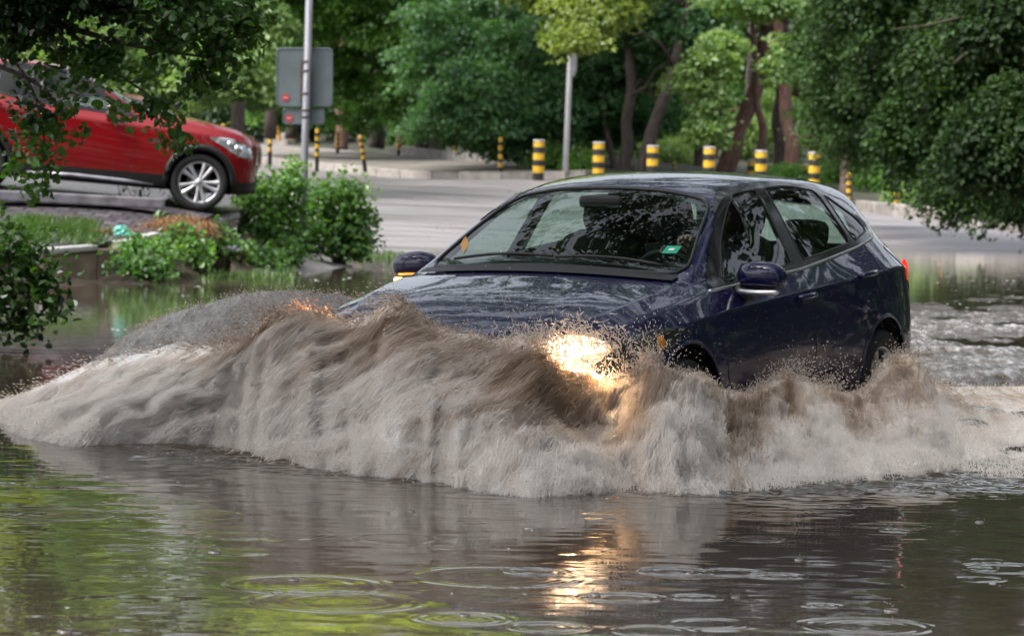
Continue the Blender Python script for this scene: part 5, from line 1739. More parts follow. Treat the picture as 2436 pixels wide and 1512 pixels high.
# ------------------------------------------------------------------ the bow wave and its spray
def spray_mat(name, trans=.30, sheet=None, ramp=None, rough=.45):
    """muddy water broken into foam : brown where it is a sheet, pale where it is full of air ('foam' 0..1)"""
    m, nt, b = mat_new(name)
    L = nt.links.new
    at_ = nt.nodes.new('ShaderNodeAttribute'); at_.attribute_name = 'foam'
    r = nt.nodes.new('ShaderNodeValToRGB')
    e = r.color_ramp.elements
    e[0].color = (.26, .175, .11, 1); e[0].position = 0
    e[1].color = (.92, .885, .85, 1); e[1].position = 1
    k = e.new(.35); k.color = (.47, .365, .275, 1)
    k = e.new(.65); k.color = (.72, .63, .555, 1)
    if ramp:
        for q, cc in zip(sorted(e, key=lambda q: q.position), ramp): q.color = (*cc, 1)
    src = at_.outputs['Fac']
    if sheet:
        fu = nt.nodes.new('ShaderNodeAttribute'); fu.attribute_name = 'flow_across'
        fv = nt.nodes.new('ShaderNodeAttribute'); fv.attribute_name = 'flow_along'
        cb = nt.nodes.new('ShaderNodeCombineXYZ'); L(fu.outputs['Fac'], cb.inputs[0]); L(fv.outputs['Fac'], cb.inputs[1])
        hs = []
        for sx, sy, w in sheet:
            mp = nt.nodes.new('ShaderNodeMapping'); mp.inputs['Scale'].default_value = (sx, sy, 1)
            n = nt.nodes.new('ShaderNodeTexNoise'); n.noise_dimensions = '2D'; n.inputs['Scale'].default_value = 1; n.inputs['Detail'].default_value = 4; n.inputs['Distortion'].default_value = .4
            L(cb.outputs[0], mp.inputs[0]); L(mp.outputs[0], n.inputs['Vector'])
            ad = nt.nodes.new('ShaderNodeMath'); ad.operation = 'MULTIPLY_ADD'; ad.inputs[1].default_value = w
            sb_ = nt.nodes.new('ShaderNodeMath'); sb_.operation = 'SUBTRACT'; sb_.inputs[1].default_value = .5
            L(n.outputs['Fac'], sb_.inputs[0]); L(sb_.outputs[0], ad.inputs[0]); L(src, ad.inputs[2]); src = ad.outputs[0]
        bp = nt.nodes.new('ShaderNodeBump'); bp.inputs['Strength'].default_value = .22 if not ramp else .9; bp.inputs['Distance'].default_value = .02
        L(src, bp.inputs['Height']); L(bp.outputs[0], b.inputs['Normal'])
    L(src, r.inputs[0]); L(r.outputs[0], b.inputs['Base Color'])
    b.inputs['Roughness'].default_value = rough
    b.inputs['IOR'].default_value = 1.33
    if sheet and not ramp:
        b.inputs['Subsurface Weight'].default_value = .8; b.inputs['Subsurface Radius'].default_value = (.06, .05, .04); b.inputs['Subsurface Scale'].default_value = 1
    tr = nt.nodes.new('ShaderNodeBsdfTranslucent'); L(r.outputs[0], tr.inputs['Color'])
    mx = nt.nodes.new('ShaderNodeMixShader'); mx.inputs[0].default_value = trans
    L(b.outputs[0], mx.inputs[1]); L(tr.outputs[0], mx.inputs[2]); L(mx.outputs[0], nt.nodes['Material Output'].inputs['Surface'])
    return m


SPRAY_SHEET = spray_mat('muddy_sheet', .12, ((45, 6, .20), (12, 2.6, .22), (130, 16, .14)))
FAN_SHEET = spray_mat('rippled_sheet', .08, sheet= ((20, 34, .32), (46, 60, .35), (110, 120, .25)), ramp=((.075, .066, .058), (.15, .138, .128), (.27, .26, .25), (.60, .60, .60)), rough=.08)
SPRAY = spray_mat('muddy_spray', .5, rough=.75)
# columns of the bow wave : crest (photo x, y, distance), toe on the still water (photo x, y)
COLS = [((-60, 950, 19.0), (-120, 985)), ((20, 936, 18.6), (-20, 1000)), ((150, 882, 18.0), (60, 1040)), ((300, 812, 17.4), (200, 1060)), ((450, 800, 16.9), (350, 1062)),
        ((570, 795, 16.5), (480, 1058)), ((640, 738, 16.3), (600, 1078)), ((720, 714, 16.15), (720, 1102)), ((830, 734, 16.0), (840, 1122)), ((960, 705, 15.65), (960, 1140)),
        ((1040, 752, 15.55), (1060, 1158)), ((1150, 793, 15.45), (1170, 1170)), ((1280, 787, 15.4), (1300, 1176)), ((1340, 845, 15.4), (1380, 1172)), ((1430, 884, 15.5), (1470, 1170)),
        ((1500, 872, 15.55), (1560, 1176)), ((1545, 818, 15.65), (1610, 1180)), ((1600, 852, 15.8), (1680, 1178)), ((1690, 892, 16.1), (1780, 1168)), ((1770, 918, 16.45), (1860, 1160)),
        ((1870, 868, 16.9), (1950, 1150)), ((1960, 908, 17.2), (2040, 1142)), ((2050, 908, 17.7), (2140, 1132)), ((2095, 852, 18.1), (2200, 1125)), ((2160, 842, 18.4), (2260, 1120)),
        ((2230, 900, 20.2), (2330, 1128)), ((2330, 905, 21.0), (2420, 1138)), ((2480, 905, 21.0), (2520, 1150)), ((2620, 905, 21.0), (2640, 1150))]


nC = len(COLS) - 1
lean_u = lambda u: np.interp(u * nC, [0, 4, 9, 13, 18, 24, nC], [-2.4, -2.0, -1.35, -.7, -.25, .4, .9])


class Sheet:
    """parametric wave sheet : u along the crest, v from the hidden back (0) over the crest (VC) to the toe (1)"""
    def __init__(self, crest, toe, back, bulge, seed, amp, n=9, vc=.22):
        self.C, self.T, self.B = catmull(crest, n), catmull(toe, n), catmull(back, n)
        q = np.arange(len(self.T)) / n
        self.T[:, 1] -= (.16 * vnoise(np.c_[q * 1.1, q * 0], seed + 2) + .07 * vnoise(np.c_[q * 4.3, q * 0], seed + 4) - .03) * (amp > .05)
        self.nu = len(self.C); self.bulge = bulge; self.seed = seed; self.amp = amp; self.vc = vc

    def flow(self, u, v):
        """metres across and along the run of the water"""
        lu = np.r_[0, np.cumsum(np.linalg.norm(np.diff(self.C, axis=0), axis=1))]
        a = np.interp(u * (self.nu - 1), np.arange(self.nu), lu)
        al = v * 1.3
        return a - (lean_u(u) if self.amp > .05 else -.8) * al * .75, al

    def at(self, u, v, rough=1.0):
        u0 = np.clip(u, 0, 1)
        u = u0 * (self.nu - 1.001); i = u.astype(int); t = (u - i)[:, None]
        C = self.C[i] * (1 - t) + self.C[i + 1] * t
        T = self.T[i] * (1 - t) + self.T[i + 1] * t
        B = self.B[i] * (1 - t) + self.B[i + 1] * t
        w = np.clip((v - self.vc) / (1 - self.vc), 0, 1)[:, None]
        q = np.clip(v / self.vc, 0, 1)[:, None]
        front = C + (T - C) * w
        H = (C[:, 2:3] - T[:, 2:3])
        front[:, 2:3] = T[:, 2:3] + H * ((1 - w) ** 1.0 * (1 + self.bulge * w * (1 - w)))
        P = np.where(v[:, None] < self.vc, B + (C - B) * (1 - (1 - q) ** 2), front)
        if rough:
            s = self.seed
            env = np.clip(.25 + 1.6 * np.sin(np.clip(v, 0, 1) * math.pi) ** .8, 0, 1.3) * np.clip(H[:, 0] / .35, .18, 1.2)
            Q = np.stack([P[:, 0] * 1.0 + P[:, 2] * .4, P[:, 1] * .8, P[:, 2] * 1.4], 1)
            d = fbm(Q * 3.2, 4, s, .55)
            ac, al = self.flow(u0, v)
            d2 = fbm(np.stack([ac * 3.2, al * 1.7], 1), 4, s + 5, .55)          # lobes that lean with the flow
            off = (d * .75 + d2 * .45 - .12) * self.amp * env * rough
            if self.amp < .05:                              # short capillary ripples running along the side wave
                off = off + .011 * fbm(np.stack([P[:, 0] * 9 + P[:, 2] * 5, P[:, 1] * 7, P[:, 2] * 16], 1), 3, s + 9) * env
            P = P + np.stack([off * .15, -off * .8, off * np.where(v < .4, .28, .5)], 1)
        return P


def crest_toe(cols):
    c = [tuple(at(a[0], a[1] + 12, a[2])) for a, _ in cols]
    t = [tuple(on_z(*b)) for _, b in cols]
    t = [(x, y, -.015) for x, y, z in t]
    b = [(x + .05, y + .38, max(z * .45 - .1, -.1)) for x, y, z in c]
    return c, t, b


bow = Sheet(*crest_toe(COLS), .25, 3, .11, n=12)
FANC = [((230, 850, 20.5), (240, 900)), ((300, 785, 19.8), (330, 880)), ((380, 742, 19.4), (430, 880)), ((460, 718, 19.1), (520, 885)), ((560, 690, 18.8), (600, 890)), ((650, 679, 18.5), (690, 900)),
        ((760, 682, 18.2), (780, 905)), ((850, 700, 17.9), (860, 920)), ((910, 728, 17.6), (910, 940))]
c, t, b = crest_toe(FANC)
t = [(x, min(y, 17.6), .05) for x, y, z in t]
fan = Sheet(c, t, [(x + .15, y + .9, -.05) for x, y, z in c], .12, 21, .03, n=16)


def foam_of(sheet, u, v, P):
    """how much air is in the water : froth at the toe, brown sheets and streaks under the crest"""
    s = sheet.seed
    if sheet is fan:
        return np.clip(.45 + .1 * fbm(np.stack([u * 14, v * 9], 1), 3, 40), 0, 1)
    uu = u * (len(COLS) - 1)
    base = .50 + .48 * np.clip((v - .35) / .45, 0, 1)
    left = np.clip((5.6 - uu) / 2.2, 0, 1); right = np.clip((uu - 19) / 3, 0, 1)
    base = base + left * .42 + right * .14 + .09
    ac, al = sheet.flow(u, v)
    foam_streak = fbm(np.stack([ac * 4.2, al * 1.3], 1), 4, 31, .6)
    fine = fbm(np.stack([ac * 22, al * 3.0], 1), 3, 33, .6)
    brown = np.clip(.5 - abs(v - .36) * 1.25, 0, 1) * (1 - left) * .34
    return np.clip(base + foam_streak * .28 + fine * .17 - brown, 0, 1)


def sheet_obj(sheet, nu, nv, name, label, cat):
    U, Vv = np.meshgrid(np.linspace(0, 1, nu), np.linspace(0, 1, nv))
    P = sheet.at(U.ravel(), Vv.ravel())
    i = np.arange((nv - 1) * nu).reshape(nv - 1, nu)[:, :-1].ravel()
    F = np.stack([i, i + nu, i + nu + 1, i + 1], 1)
    me = fast_mesh(name, P, F, True)
    pattr(me, 'foam', foam_of(sheet, U.ravel(), Vv.ravel(), P))
    # metres across and along the flow, sheared the way the water runs
    ac, al = sheet.flow(U.ravel(), Vv.ravel())
    pattr(me, 'flow_across', ac)
    pattr(me, 'flow_along', al)
    return me


def strands(sheet, n, rng, u_rng, v_rng, length, radius, lift, lean, foam_shift=0.0, seg=5, foam_jit=.14, fall=.5):
    """threads and beads of water torn along the flow : thin spindles that follow the sheet"""
    u = rng.uniform(*u_rng, n); v = rng.uniform(*v_rng, n)
    L = length * rng.uniform(.4, 1.5, n)
    R = radius * rng.uniform(.5, 1.6, n)
    up = lift * rng.random(n) ** 2
    P0 = sheet.at(u, v)
    e = .02
    Pv = sheet.at(u, np.minimum(v + e, 1.0), .5) - sheet.at(u, v, .5)
    Pu = sheet.at(np.minimum(u + .004, 1), v, 0) - sheet.at(u, v, 0)
    D = unit(Pv) + unit(Pu) * (lean(u) if callable(lean) else lean)[:, None] if callable(lean) else unit(Pv) + unit(Pu) * lean
    D = unit(D + rng.normal(0, 1, (n, 3)) * (.16 + .55 * np.clip((v - .55) / .4, 0, 1))[:, None])
    pts = []
    for k in range(seg):
        t = k / (seg - 1) - .5
        p = P0 + D * (L * t)[:, None]
        p[:, 1] -= up * .6 + .012
        p[:, 2] += up * (1 - 1.2 * t) + .006 - fall * L * t * t * .5
        pts.append(p)
    return np.stack(pts, 1), R, u, v


def spindles(paths, R, foam, k=4):
    """tapered closed tubes along paths (n, seg, 3)"""
    n, s, _ = paths.shape
    T = unit((paths[:, -1] - paths[:, 0]))
    a = unit(np.cross(T, np.array([.3, 1.0, .2]))); b = np.cross(T, a)
    prof = np.sin(np.linspace(.06, .96, s) * math.pi) ** .7
    prof[0] = prof[-1] = .05
    V = np.zeros((n, s, k, 3))
    for j in range(k):
        w = 2 * math.pi * j / k
        V[:, :, j] = paths + (a * math.cos(w) + b * math.sin(w))[:, None] * (R[:, None] * prof[None])[..., None]
    idx = []
    for i in range(s - 1):
        for j in range(k):
            idx.append((i * k + j, i * k + (j + 1) % k, (i + 1) * k + (j + 1) % k, (i + 1) * k + j))
    F = (np.arange(n)[:, None, None] * s * k + np.array(idx)[None]).reshape(-1, 4)
    return V.reshape(-1, 3), F, np.repeat(foam, s * k)


class Cloud:
    def __init__(self): self.V, self.F, self.A, self.n = [], [], [], 0

    def add(self, V, F, A):
        self.V.append(V); self.F.append(F + self.n); self.A.append(A); self.n += len(V)

    def build(self, name, mat, smooth=True):
        me = fast_mesh(name, np.concatenate(self.V), np.concatenate(self.F), smooth)
        pattr(me, 'foam', np.concatenate(self.A))
        return link(name, me, mat)


rng = np.random.default_rng(9)
me = sheet_obj(bow, 900, 220, 'bow_wave', '', '')
bw = link('bow_wave', me, SPRAY_SHEET); tag(bw, kind='stuff')
me = sheet_obj(fan, 560, 180, 'side_wave', '', '')
sw = link('side_wave', me, FAN_SHEET); tag(sw, kind='stuff')

cl = Cloud()
# long threads over the face, shorter froth towards the toe
for n, ur, vr, L, R, lift, fs in ((22000, (0, 1), (.33, .75), .13, .0011, .02, .02), (30000, (0, 1), (.5, 1.0), .075, .0011, .025, .10), (14000, (0, .30), (.38, 1.0), .12, .0011, .012, .06),
                              (34000, (0, 1), (.72, 1.0), .028, .0013, .03, .14), (9000, (.2, .72), (.31, .5), .12, .0011, .02, -.02)):
    p, r, u, v = strands(bow, n, rng, ur, vr, L, R, lift, lean_u)
    f = np.clip(foam_of(bow, u, v, None) + fs + rng.normal(0, .05, n), 0, 1)
    cl.add(*spindles(p, r, f))
# short ripples of the side wave
p, r, u, v = strands(fan, 900, rng, (0, 1), (.32, 1.0), .03, .0016, .004, -.8)
cl.add(*spindles(p, r, np.clip(.50 + rng.normal(0, .2, len(u)), 0, 1)))


# ragged tongues and drops thrown off the crest
def thrown(n, u_rng, v0, vel, spread, R, fs, tmax=.14, elong=.03):
    u = rng.uniform(*u_rng, n)
    P = bow.at(u, np.full(n, v0) + rng.uniform(-.04, .06, n))
    vx, vy, vz = vel
    Vv = np.array([vx, vy, vz]) * rng.uniform(.2, 1.3, (n, 1)) + rng.normal(0, spread, (n, 3))
    Vv[:, 0] += np.interp(u * nC, [0, 6, 12, 20, nC], [-1.2, -.8, -.1, .4, .4])
    t = tmax * rng.random(n) ** 1.5
    g = np.array([0, 0, -9.8])
    pts = []
    dt = elong / np.maximum(np.linalg.norm(Vv, axis=1), .5)
    for k in np.linspace(-.5, .5, 4):
        tt = (t + dt * k)[:, None]
        pts.append(P + Vv * tt + .5 * g * tt * tt)
    f = np.clip(.55 + fs + rng.normal(0, .18, n), 0, 1)
    cl.add(*spindles(np.stack(pts, 1), R * rng.uniform(.4, 1.5, n), f))


thrown(5000, (0, 1), .23, (-.2, -.4, .8), .30, .0022, .12, .06, .02)
thrown(2600, (.16, .40), .23, (-.5, -.4, .9), .4, .0020, .0, .12, .02)
thrown(2200, (.40, .62), .24, (-.1, -.5, 1.5), .5, .0016, .25, .22, .02)
thrown(1500, (.68, .76), .22, (.3, -.1, 1.2), .4, .0024, .2, .14, .012)
thrown(1500, (.78, .90), .22, (.3, -.2, 1.1), .4, .0024, .2, .15, .012)
def crest_beads(n):
    u = rng.uniform(.1, .95, n); P = fan.at(u, np.full(n, .22) + rng.uniform(-.02, .05, n))
    P = P + np.stack([rng.normal(0, .02, n), rng.normal(0, .03, n), abs(rng.normal(0, .018, n))], 1)
    Dv = unit(rng.normal(0, 1, (n, 3)) + np.array([-.4, -.3, .5])); l = rng.uniform(.004, .016, n)
    cl.add(*spindles(np.stack([P + Dv * (l * t)[:, None] for t in (-.5, -.17, .17, .5)], 1), .0022 * rng.uniform(.5, 1.5, n), np.clip(.7 + rng.normal(0, .15, n), 0, 1)))


crest_beads(900)
thrown(3500, (0, 1), .92, (-.2, -1.0, .55), .3, .0018, .25, .14, .02)
# the loose veil of spray in front of the lit lamp, and curls of foam tumbling on the face
hp = np.array(tuple(lo.location))
n = 1500
c = hp + rng.normal(0, 1, (n, 3)) * np.array([.15, .035, .05]) + np.array([-.03, -.10, -.02])
Dv = unit(np.array([-.3, -.3, .5]) + rng.normal(0, .6, (n, 3)))
Ls = rng.uniform(.01, .05, n)
cl.add(*spindles(np.stack([c + Dv * (Ls * t)[:, None] for t in (-.5, -.17, .17, .5)], 1), .0022 * rng.uniform(.4, 1.6, n), np.clip(.85 + rng.normal(0, .1, n), 0, 1)))
u = rng.uniform(0, 1, 420); v = rng.uniform(.35, .97, 420)
P = bow.at(u, v)
for p, uu_, vv_ in zip(P, u, v):
    m = 46
    r = rng.uniform(.02, .06)
    th = rng.uniform(0, 2 * math.pi, m); ph = rng.normal(0, .5, m)
    q = p + np.stack([np.cos(th) * np.cos(ph), np.sin(ph) - .3, np.sin(th) * np.cos(ph) * .7], 1) * r
    d = unit(np.stack([-np.sin(th), rng.normal(0, .4, m), np.cos(th) * .7], 1) + rng.normal(0, .3, (m, 3)))
    l = rng.uniform(.01, .035, m)
    f = np.clip(foam_of(bow, np.full(m, uu_), np.full(m, vv_), None) + .12 + rng.normal(0, .12, m), 0, 1)
    cl.add(*spindles(np.stack([q + d * (l * t)[:, None] for t in (-.5, -.17, .17, .5)], 1), .0012 * rng.uniform(.5, 1.5, m), f))
sp = cl.build('spray', SPRAY)
tag(sp, kind='stuff')

# ------------------------------------------------------------------ churned wake behind and right of the car
def wake_mat():
    m, nt, b = mat_new('churned_wake')
    L = nt.links.new
    at_ = nt.nodes.new('ShaderNodeAttribute'); at_.attribute_name = 'foam'
    tc = nt.nodes.new('ShaderNodeTexCoord')
    mp = nt.nodes.new('ShaderNodeMapping'); mp.inputs['Scale'].default_value = (3.0, 1.2, 3)
    n = nt.nodes.new('ShaderNodeTexNoise'); n.inputs['Scale'].default_value = 4.6; n.inputs['Detail'].default_value = 8; n.inputs['Roughness'].default_value = .68
    ad = nt.nodes.new('ShaderNodeMath'); ad.operation = 'MULTIPLY_ADD'; ad.inputs[1].default_value = 1.5
    r = nt.nodes.new('ShaderNodeValToRGB')
    e = r.color_ramp.elements
    e[0].color = (.085, .068, .050, 1); e[0].position = .76
    e[1].color = (.56, .55, .56, 1); e[1].position = 1.0
    k = e.new(.88); k.color = (.26, .235, .22, 1)
    L(tc.outputs['Object'], mp.inputs[0]); L(mp.outputs[0], n.inputs['Vector']); L(n.outputs['Fac'], ad.inputs[0]); L(at_.outputs['Fac'], ad.inputs[2])
    sc = nt.nodes.new('ShaderNodeMath'); sc.operation = 'MULTIPLY'; sc.inputs[1].default_value = .715
    L(ad.outputs[0], sc.inputs[0]); L(sc.outputs[0], r.inputs[0]); L(r.outputs[0], b.inputs['Base Color'])
    b.inputs['Roughness'].default_value = .12; b.inputs['IOR'].default_value = 1.33
    bp = nt.nodes.new('ShaderNodeBump'); bp.inputs['Strength'].default_value = .6; bp.inputs['Distance'].default_value = .05
    L(n.outputs['Fac'], bp.inputs['Height']); L(bp.outputs[0], b.inputs['Normal'])
    return m


WX0, WX1, WY0, WY1 = .9, 14.0, 16.6, 56.0
xs = np.linspace(WX0, WX1, 420); ys = np.geomspace(WY0, WY1, 520)
X, Y = np.meshgrid(xs, ys)
Q = np.stack([X.ravel(), Y.ravel()], 1)
ch = 1 - abs(fbm(Q * np.array([1.5, .9]), 5, 61, .55)) * 1.6
den = np.clip((47 - Q[:, 1]) / 16, 0, 1) * np.clip((Q[:, 0] - WX0) / .5, 0, 1)
Z = (.055 * ch * den + .035 * den * fbm(Q * .7, 2, 66) + .012 * fbm(Q * 5, 3, 62) * den - .035 * (1 - den))
Z = Z - .03 * (1 - den)
me = fast_mesh('wake', np.c_[Q, Z], np.stack([(i := np.arange(519 * 420).reshape(519, 420)[:, :-1].ravel()), i + 1, i + 421, i + 420], 1), True)
pattr(me, 'foam', np.clip(den * .50 + .22 * ch * den - .22, -.6, 1))
tag(link('wake', me, wake_mat()), kind='stuff')
# ------------------------------------------------------------------ roadside growth close to the water
bush = [blob(650, 520, 45.6, 70, 60, 34, .5), blob(690, 430, 45.5, 28, 45, 10, .7), blob(595, 460, 45.2, 40, 44, 13, .7), blob(620, 570, 45.0, 62, 34, 18, .45), blob(570, 430, 45.2, 22, 22, 4, .8)]
shrub('leafy green bush at the foot of the signpost beside the red car nose', bush, M['leaf_bush'], 61, leaf=.075, per=48, csize=.30, hexa=True, stems=9, base=at(670, 590, 45.6), name='bush', cat='bush')
bush = [blob(795, 530, 46.6, 66, 52, 34, .45), blob(850, 530, 46.8, 34, 44, 13, .5), blob(775, 470, 46.6, 46, 30, 9, .6), blob(830, 575, 46.6, 50, 24, 16, .35), blob(840, 450, 46.6, 40, 14, 4, .6), blob(740, 570, 46.2, 36, 36, 13, .4)]
shrub('rounded green bush right of the signpost, its foot in the flood', bush, M['leaf_bush'], 62, leaf=.075, per=48, csize=.30, hexa=True, stems=9, base=at(800, 600, 46.6), name='bush', cat='bush')
WEEDS = [(318, 590, 39.2, 40, 22, 11, .6, 'low weed draping over the stone wall under the turquoise bag'), (382, 606, 39.8, 40, 30, 9, .6, 'green weed growing out of the gap in the stone wall'),
         (330, 640, 38.8, 62, 28, 20, .2, 'dark weed at the foot of the stone wall by the water'), (470, 596, 40.6, 22, 22, 7, .8, 'small plant with broad bright leaves in front of the wall end'),
         (432, 566, 40.8, 32, 20, 6, .6, 'weed below the dry grass clump'), (560, 596, 42.8, 40, 18, 8, .6, 'bright weed below the right end of the stone wall'),
         (615, 616, 43.4, 52, 20, 18, .4, 'weed trailing into the water in front of the bush'), (690, 606, 44.3, 40, 16, 12, .4, 'low weed at the waterline under the signpost'),
         (428, 485, 43.6, 16, 26, 7, .8, 'small leafy seedling in front of the silver front wheel'), (400, 545, 41.4, 30, 14, 8, .3, 'dark low weed in the dry grass on the lot edge'),
         (520, 560, 42.4, 22, 18, 7, .4, 'small weed at the base of the pale wall end stones')]
for x, y, D, rx, ry, n, t, lab in WEEDS:
    shrub(lab, [blob(x, y, D, rx, ry, n, t)], M['leaf_bush'], int(x + y), leaf=.075, per=26, csize=.24, hexa=True, stems=4, name='weed', cat='weed', group='weeds along the stone wall')


def blades(name, pts, rng, h, w, lean, mat, droop=.3, n_per=1):
    P = np.repeat(np.array([tuple(p) for p in pts]), n_per, 0)
    n = len(P)
    P = P + rng.normal(0, .03, (n, 3)) * np.array([1, 1, .1])
    H = h * rng.uniform(.5, 1.3, n)
    d = unit(rng.normal(size=(n, 3)) * np.array([1, 1, 0]) + np.array([lean[0], lean[1], 0]))
    s = np.cross(d, np.array([0, 0, 1.0]))
    V = []
    for t in (0, .4, .75, 1):
        c = P + d * (H * (t ** 1.6) * .8)[:, None] + np.array([0, 0, 1.0]) * (H * (t - droop * t ** 2.5 * 1.6))[:, None]
        ww = w * (1 - t * .92)
        V += [c - s * ww, c + s * ww]
    V = np.stack(V, 1)
    F = (np.arange(n)[:, None, None] * 8 + np.array([[0, 1, 3, 2], [2, 3, 5, 4], [4, 5, 7, 6]])[None]).reshape(-1, 4)
    me = fast_mesh(name, V.reshape(-1, 3), F)
    pattr(me, 'tint', np.repeat(np.clip(rng.normal(.5, .25, n), 0, 1), 8))
    return link(name, me, mat)


rng = np.random.default_rng(91)
def lot_pts(x0, x1, y0, y1, D, n, lift=0):
    out = []
    for _ in range(n):
        p = at(rng.uniform(x0, x1), rng.uniform(y0, y1), D)
        out.append((p.x, D + rng.uniform(-.5, .5), 0))
    return [(x, y, lot_z(x, y) + lift) for x, y, _ in out]
gp = lot_pts(-150, 255, 0, 1, 39.9, 700) + lot_pts(40, 235, 0, 1, 40.4, 500)
tag(blades('grass', gp, rng, .15, .006, (0, -.3), M['grass'], n_per=3), kind='stuff')
gp = [on_z(rng.uniform(470, 700), rng.uniform(632, 668)) for _ in range(330)] + [on_z(rng.uniform(820, 960), rng.uniform(600, 618)) for _ in range(120)]
tag(blades('water_grass', gp, rng, .16, .006, (.5, -.2), M['grass'], droop=.45, n_per=3), kind='stuff')
gp = [p for a, b, D in ((385, 545, 41.0), (420, 535, 41.2), (455, 540, 41.2), (470, 552, 41.0)) for p in [at(a + rng.normal(0, 22), b + rng.normal(0, 5), D) for _ in range(170)]]
dg = blades('dry_grass', gp, rng, .26, .006, (.55, -.5), M['dry'], droop=.75, n_per=2)
tag(dg, 'clump of rusty brown dry grass hanging over the lot edge by the wall', 'dry grass')
gp = [at(250 + rng.uniform(-60, 80), 556 + rng.normal(0, 3), 40.3) for _ in range(120)]
tag(blades('dry_grass', gp, rng, .16, .006, (.2, -.3), M['dry'], droop=.6, n_per=2), 'thin strip of pale dry grass behind the turquoise bag', 'dry grass')
# bare spindly weed stalks in front of the red car
root = empty('weed_stalk', at(325, 540, 43.2), 'spindly see-through weed with branching bare stalks in front of the red car sill', 'weed')
mb = MB()
b0 = Vector(root.location)
for (xa, ya, xb, yb) in ((325, 540, 332, 470), (332, 500, 360, 450), (328, 510, 292, 430), (330, 490, 340, 395), (325, 530, 362, 480), (326, 520, 300, 480), (285, 540, 275, 400)):
    a, b = at(xa, ya, 43.2) - b0, at(xb, yb, 43.2) - b0
    mb.tube([a, (a + b) / 2 + Vector((.02, 0, .02)), b], [.006, .005, .003], 5)
mb.build('stalk', M['stem'], root)
rg = np.random.default_rng(7)
o = link('foliage', crown_mesh('foliage', [blob(335, 450, 43.2, 26, 45, 9, .6), blob(290, 440, 43.2, 12, 40, 5, .6)], rg, .035, 9, .10, hexa=True, flat=1), M['leaf_bush'], root); o.location = -b0

# turquoise plastic bag and a pale scrap
def crumple(name, c, s, mat, seed, lab, cat):
    bm = bmesh.new(); bmesh.ops.create_icosphere(bm, subdivisions=4, radius=1)
    P = np.array([v.co[:] for v in bm.verts])
    r = 1 + .35 * (1 - abs(fbm(P * 2.1, 3, seed)) * 2) * .5 + .12 * fbm(P * 5, 3, seed + 3)
    P = P * r[:, None] * np.array(s)
    P[:, 2] = np.maximum(P[:, 2], -s[2] * .5)
    for v, p in zip(bm.verts, P): v.co = p
    me = bpy.data.meshes.new(name); bm.to_mesh(me); bm.free()
    o = link(name, me, mat); o.location = c
    return tag(o, lab, cat)
bagm = noise_mat('turquoise_plastic', (.06, .34, .27), (.14, .50, .42), 9, .25, bump=.5, coat=.4)
crumple('plastic_bag', at(288, 551, 39.7), (.075, .06, .075), bagm, 3, 'crumpled turquoise plastic bag lying on top of the stone wall', 'bag')
tail = crumple('bag_scrap', at(312, 558, 39.65), (.07, .05, .03), bagm, 8, 'flat turquoise plastic scrap trailing right of the bag', 'plastic scrap')
crumple('litter', at(554, 593, 42.6), (.10, .06, .05), noise_mat('pale_plastic', (.40, .42, .48), (.6, .62, .68), 6, .4), 12, 'pale grey scrap of litter caught in the weeds under the wall end', 'litter')
mb = MB(); a, b = at(1412, 564, 82), at(1500, 566, 82)
for p in (a, b): p.z = float(ground_z(np.array([p.x]), np.array([p.y]))[0]) + .03
mb.tube([a, a * .6 + b * .4 + Vector((0, .1, .02)), b], [.03, .035, .02], 6); 
tag(mb.build('twig', M['bark']), 'fallen twig lying on the grey road behind the windscreen of the blue car', 'twig')
# wet leaves and bits scattered on the road
rg = np.random.default_rng(19)
n = 130
px = rg.uniform(-4, 26, n); py = rg.uniform(58, 92, n)
pz = ground_z(px, py) + .012
A = unit(rg.normal(size=(n, 3)) * np.array([1, 1, .05])); Nn = np.tile([0, 0, 1.0], (n, 1)) + rg.normal(0, .2, (n, 3))
L_ = rg.uniform(.05, .13, n)
V, F, k = leaf_geo(np.stack([px, py, pz], 1), A, Nn, L_, L_ * .6)
me = fast_mesh('fallen_leaves', V, F); pattr(me, 'tint', np.repeat(rg.random(n), k))
tag(link('fallen_leaves', me, M['dry']), kind='stuff')
# dirt slope between the wall end and the bush
P = [at(555, 560, 43.9), at(600, 550, 45), at(660, 575, 45.8), at(700, 608, 46.3)]
Q = [on_z(545, 658), on_z(600, 652), on_z(660, 646), on_z(740, 636)]
a_, b_ = resample(P, 30), resample(Q, 30); b_[:, 2] = -.12
V, F = loft(a_, b_, 16)
V[:, 2] += .03 * fbm(V * 2.2, 4, 3)
tag(obj('dirt_bank', V, F, noise_mat('wet_dirt', (.07, .045, .032), (.20, .14, .10), 3, .8, bump=.6), smooth=True), kind='structure')
P = [at(-100, 640, 38.3), at(120, 650, 38.4), at(200, 655, 38.6), at(330, 640, 39.2), at(470, 610, 41)]
Q = [on_z(-120, 690), on_z(120, 696), on_z(260, 690), on_z(400, 672), on_z(520, 662)]
a_, b_ = resample(P, 40), resample(Q, 40); b_[:, 2] = -.12; a_[:, 2] -= .03
V, F = loft(a_, b_, 12); V[:, 2] += .05 * fbm(V * 3, 4, 5)
tag(obj('wall_foot_mud', V, F, noise_mat('wet_mud', (.012, .010, .007), (.045, .036, .026), 3, .95, bump=.6, spec=.1), smooth=True), kind='structure')

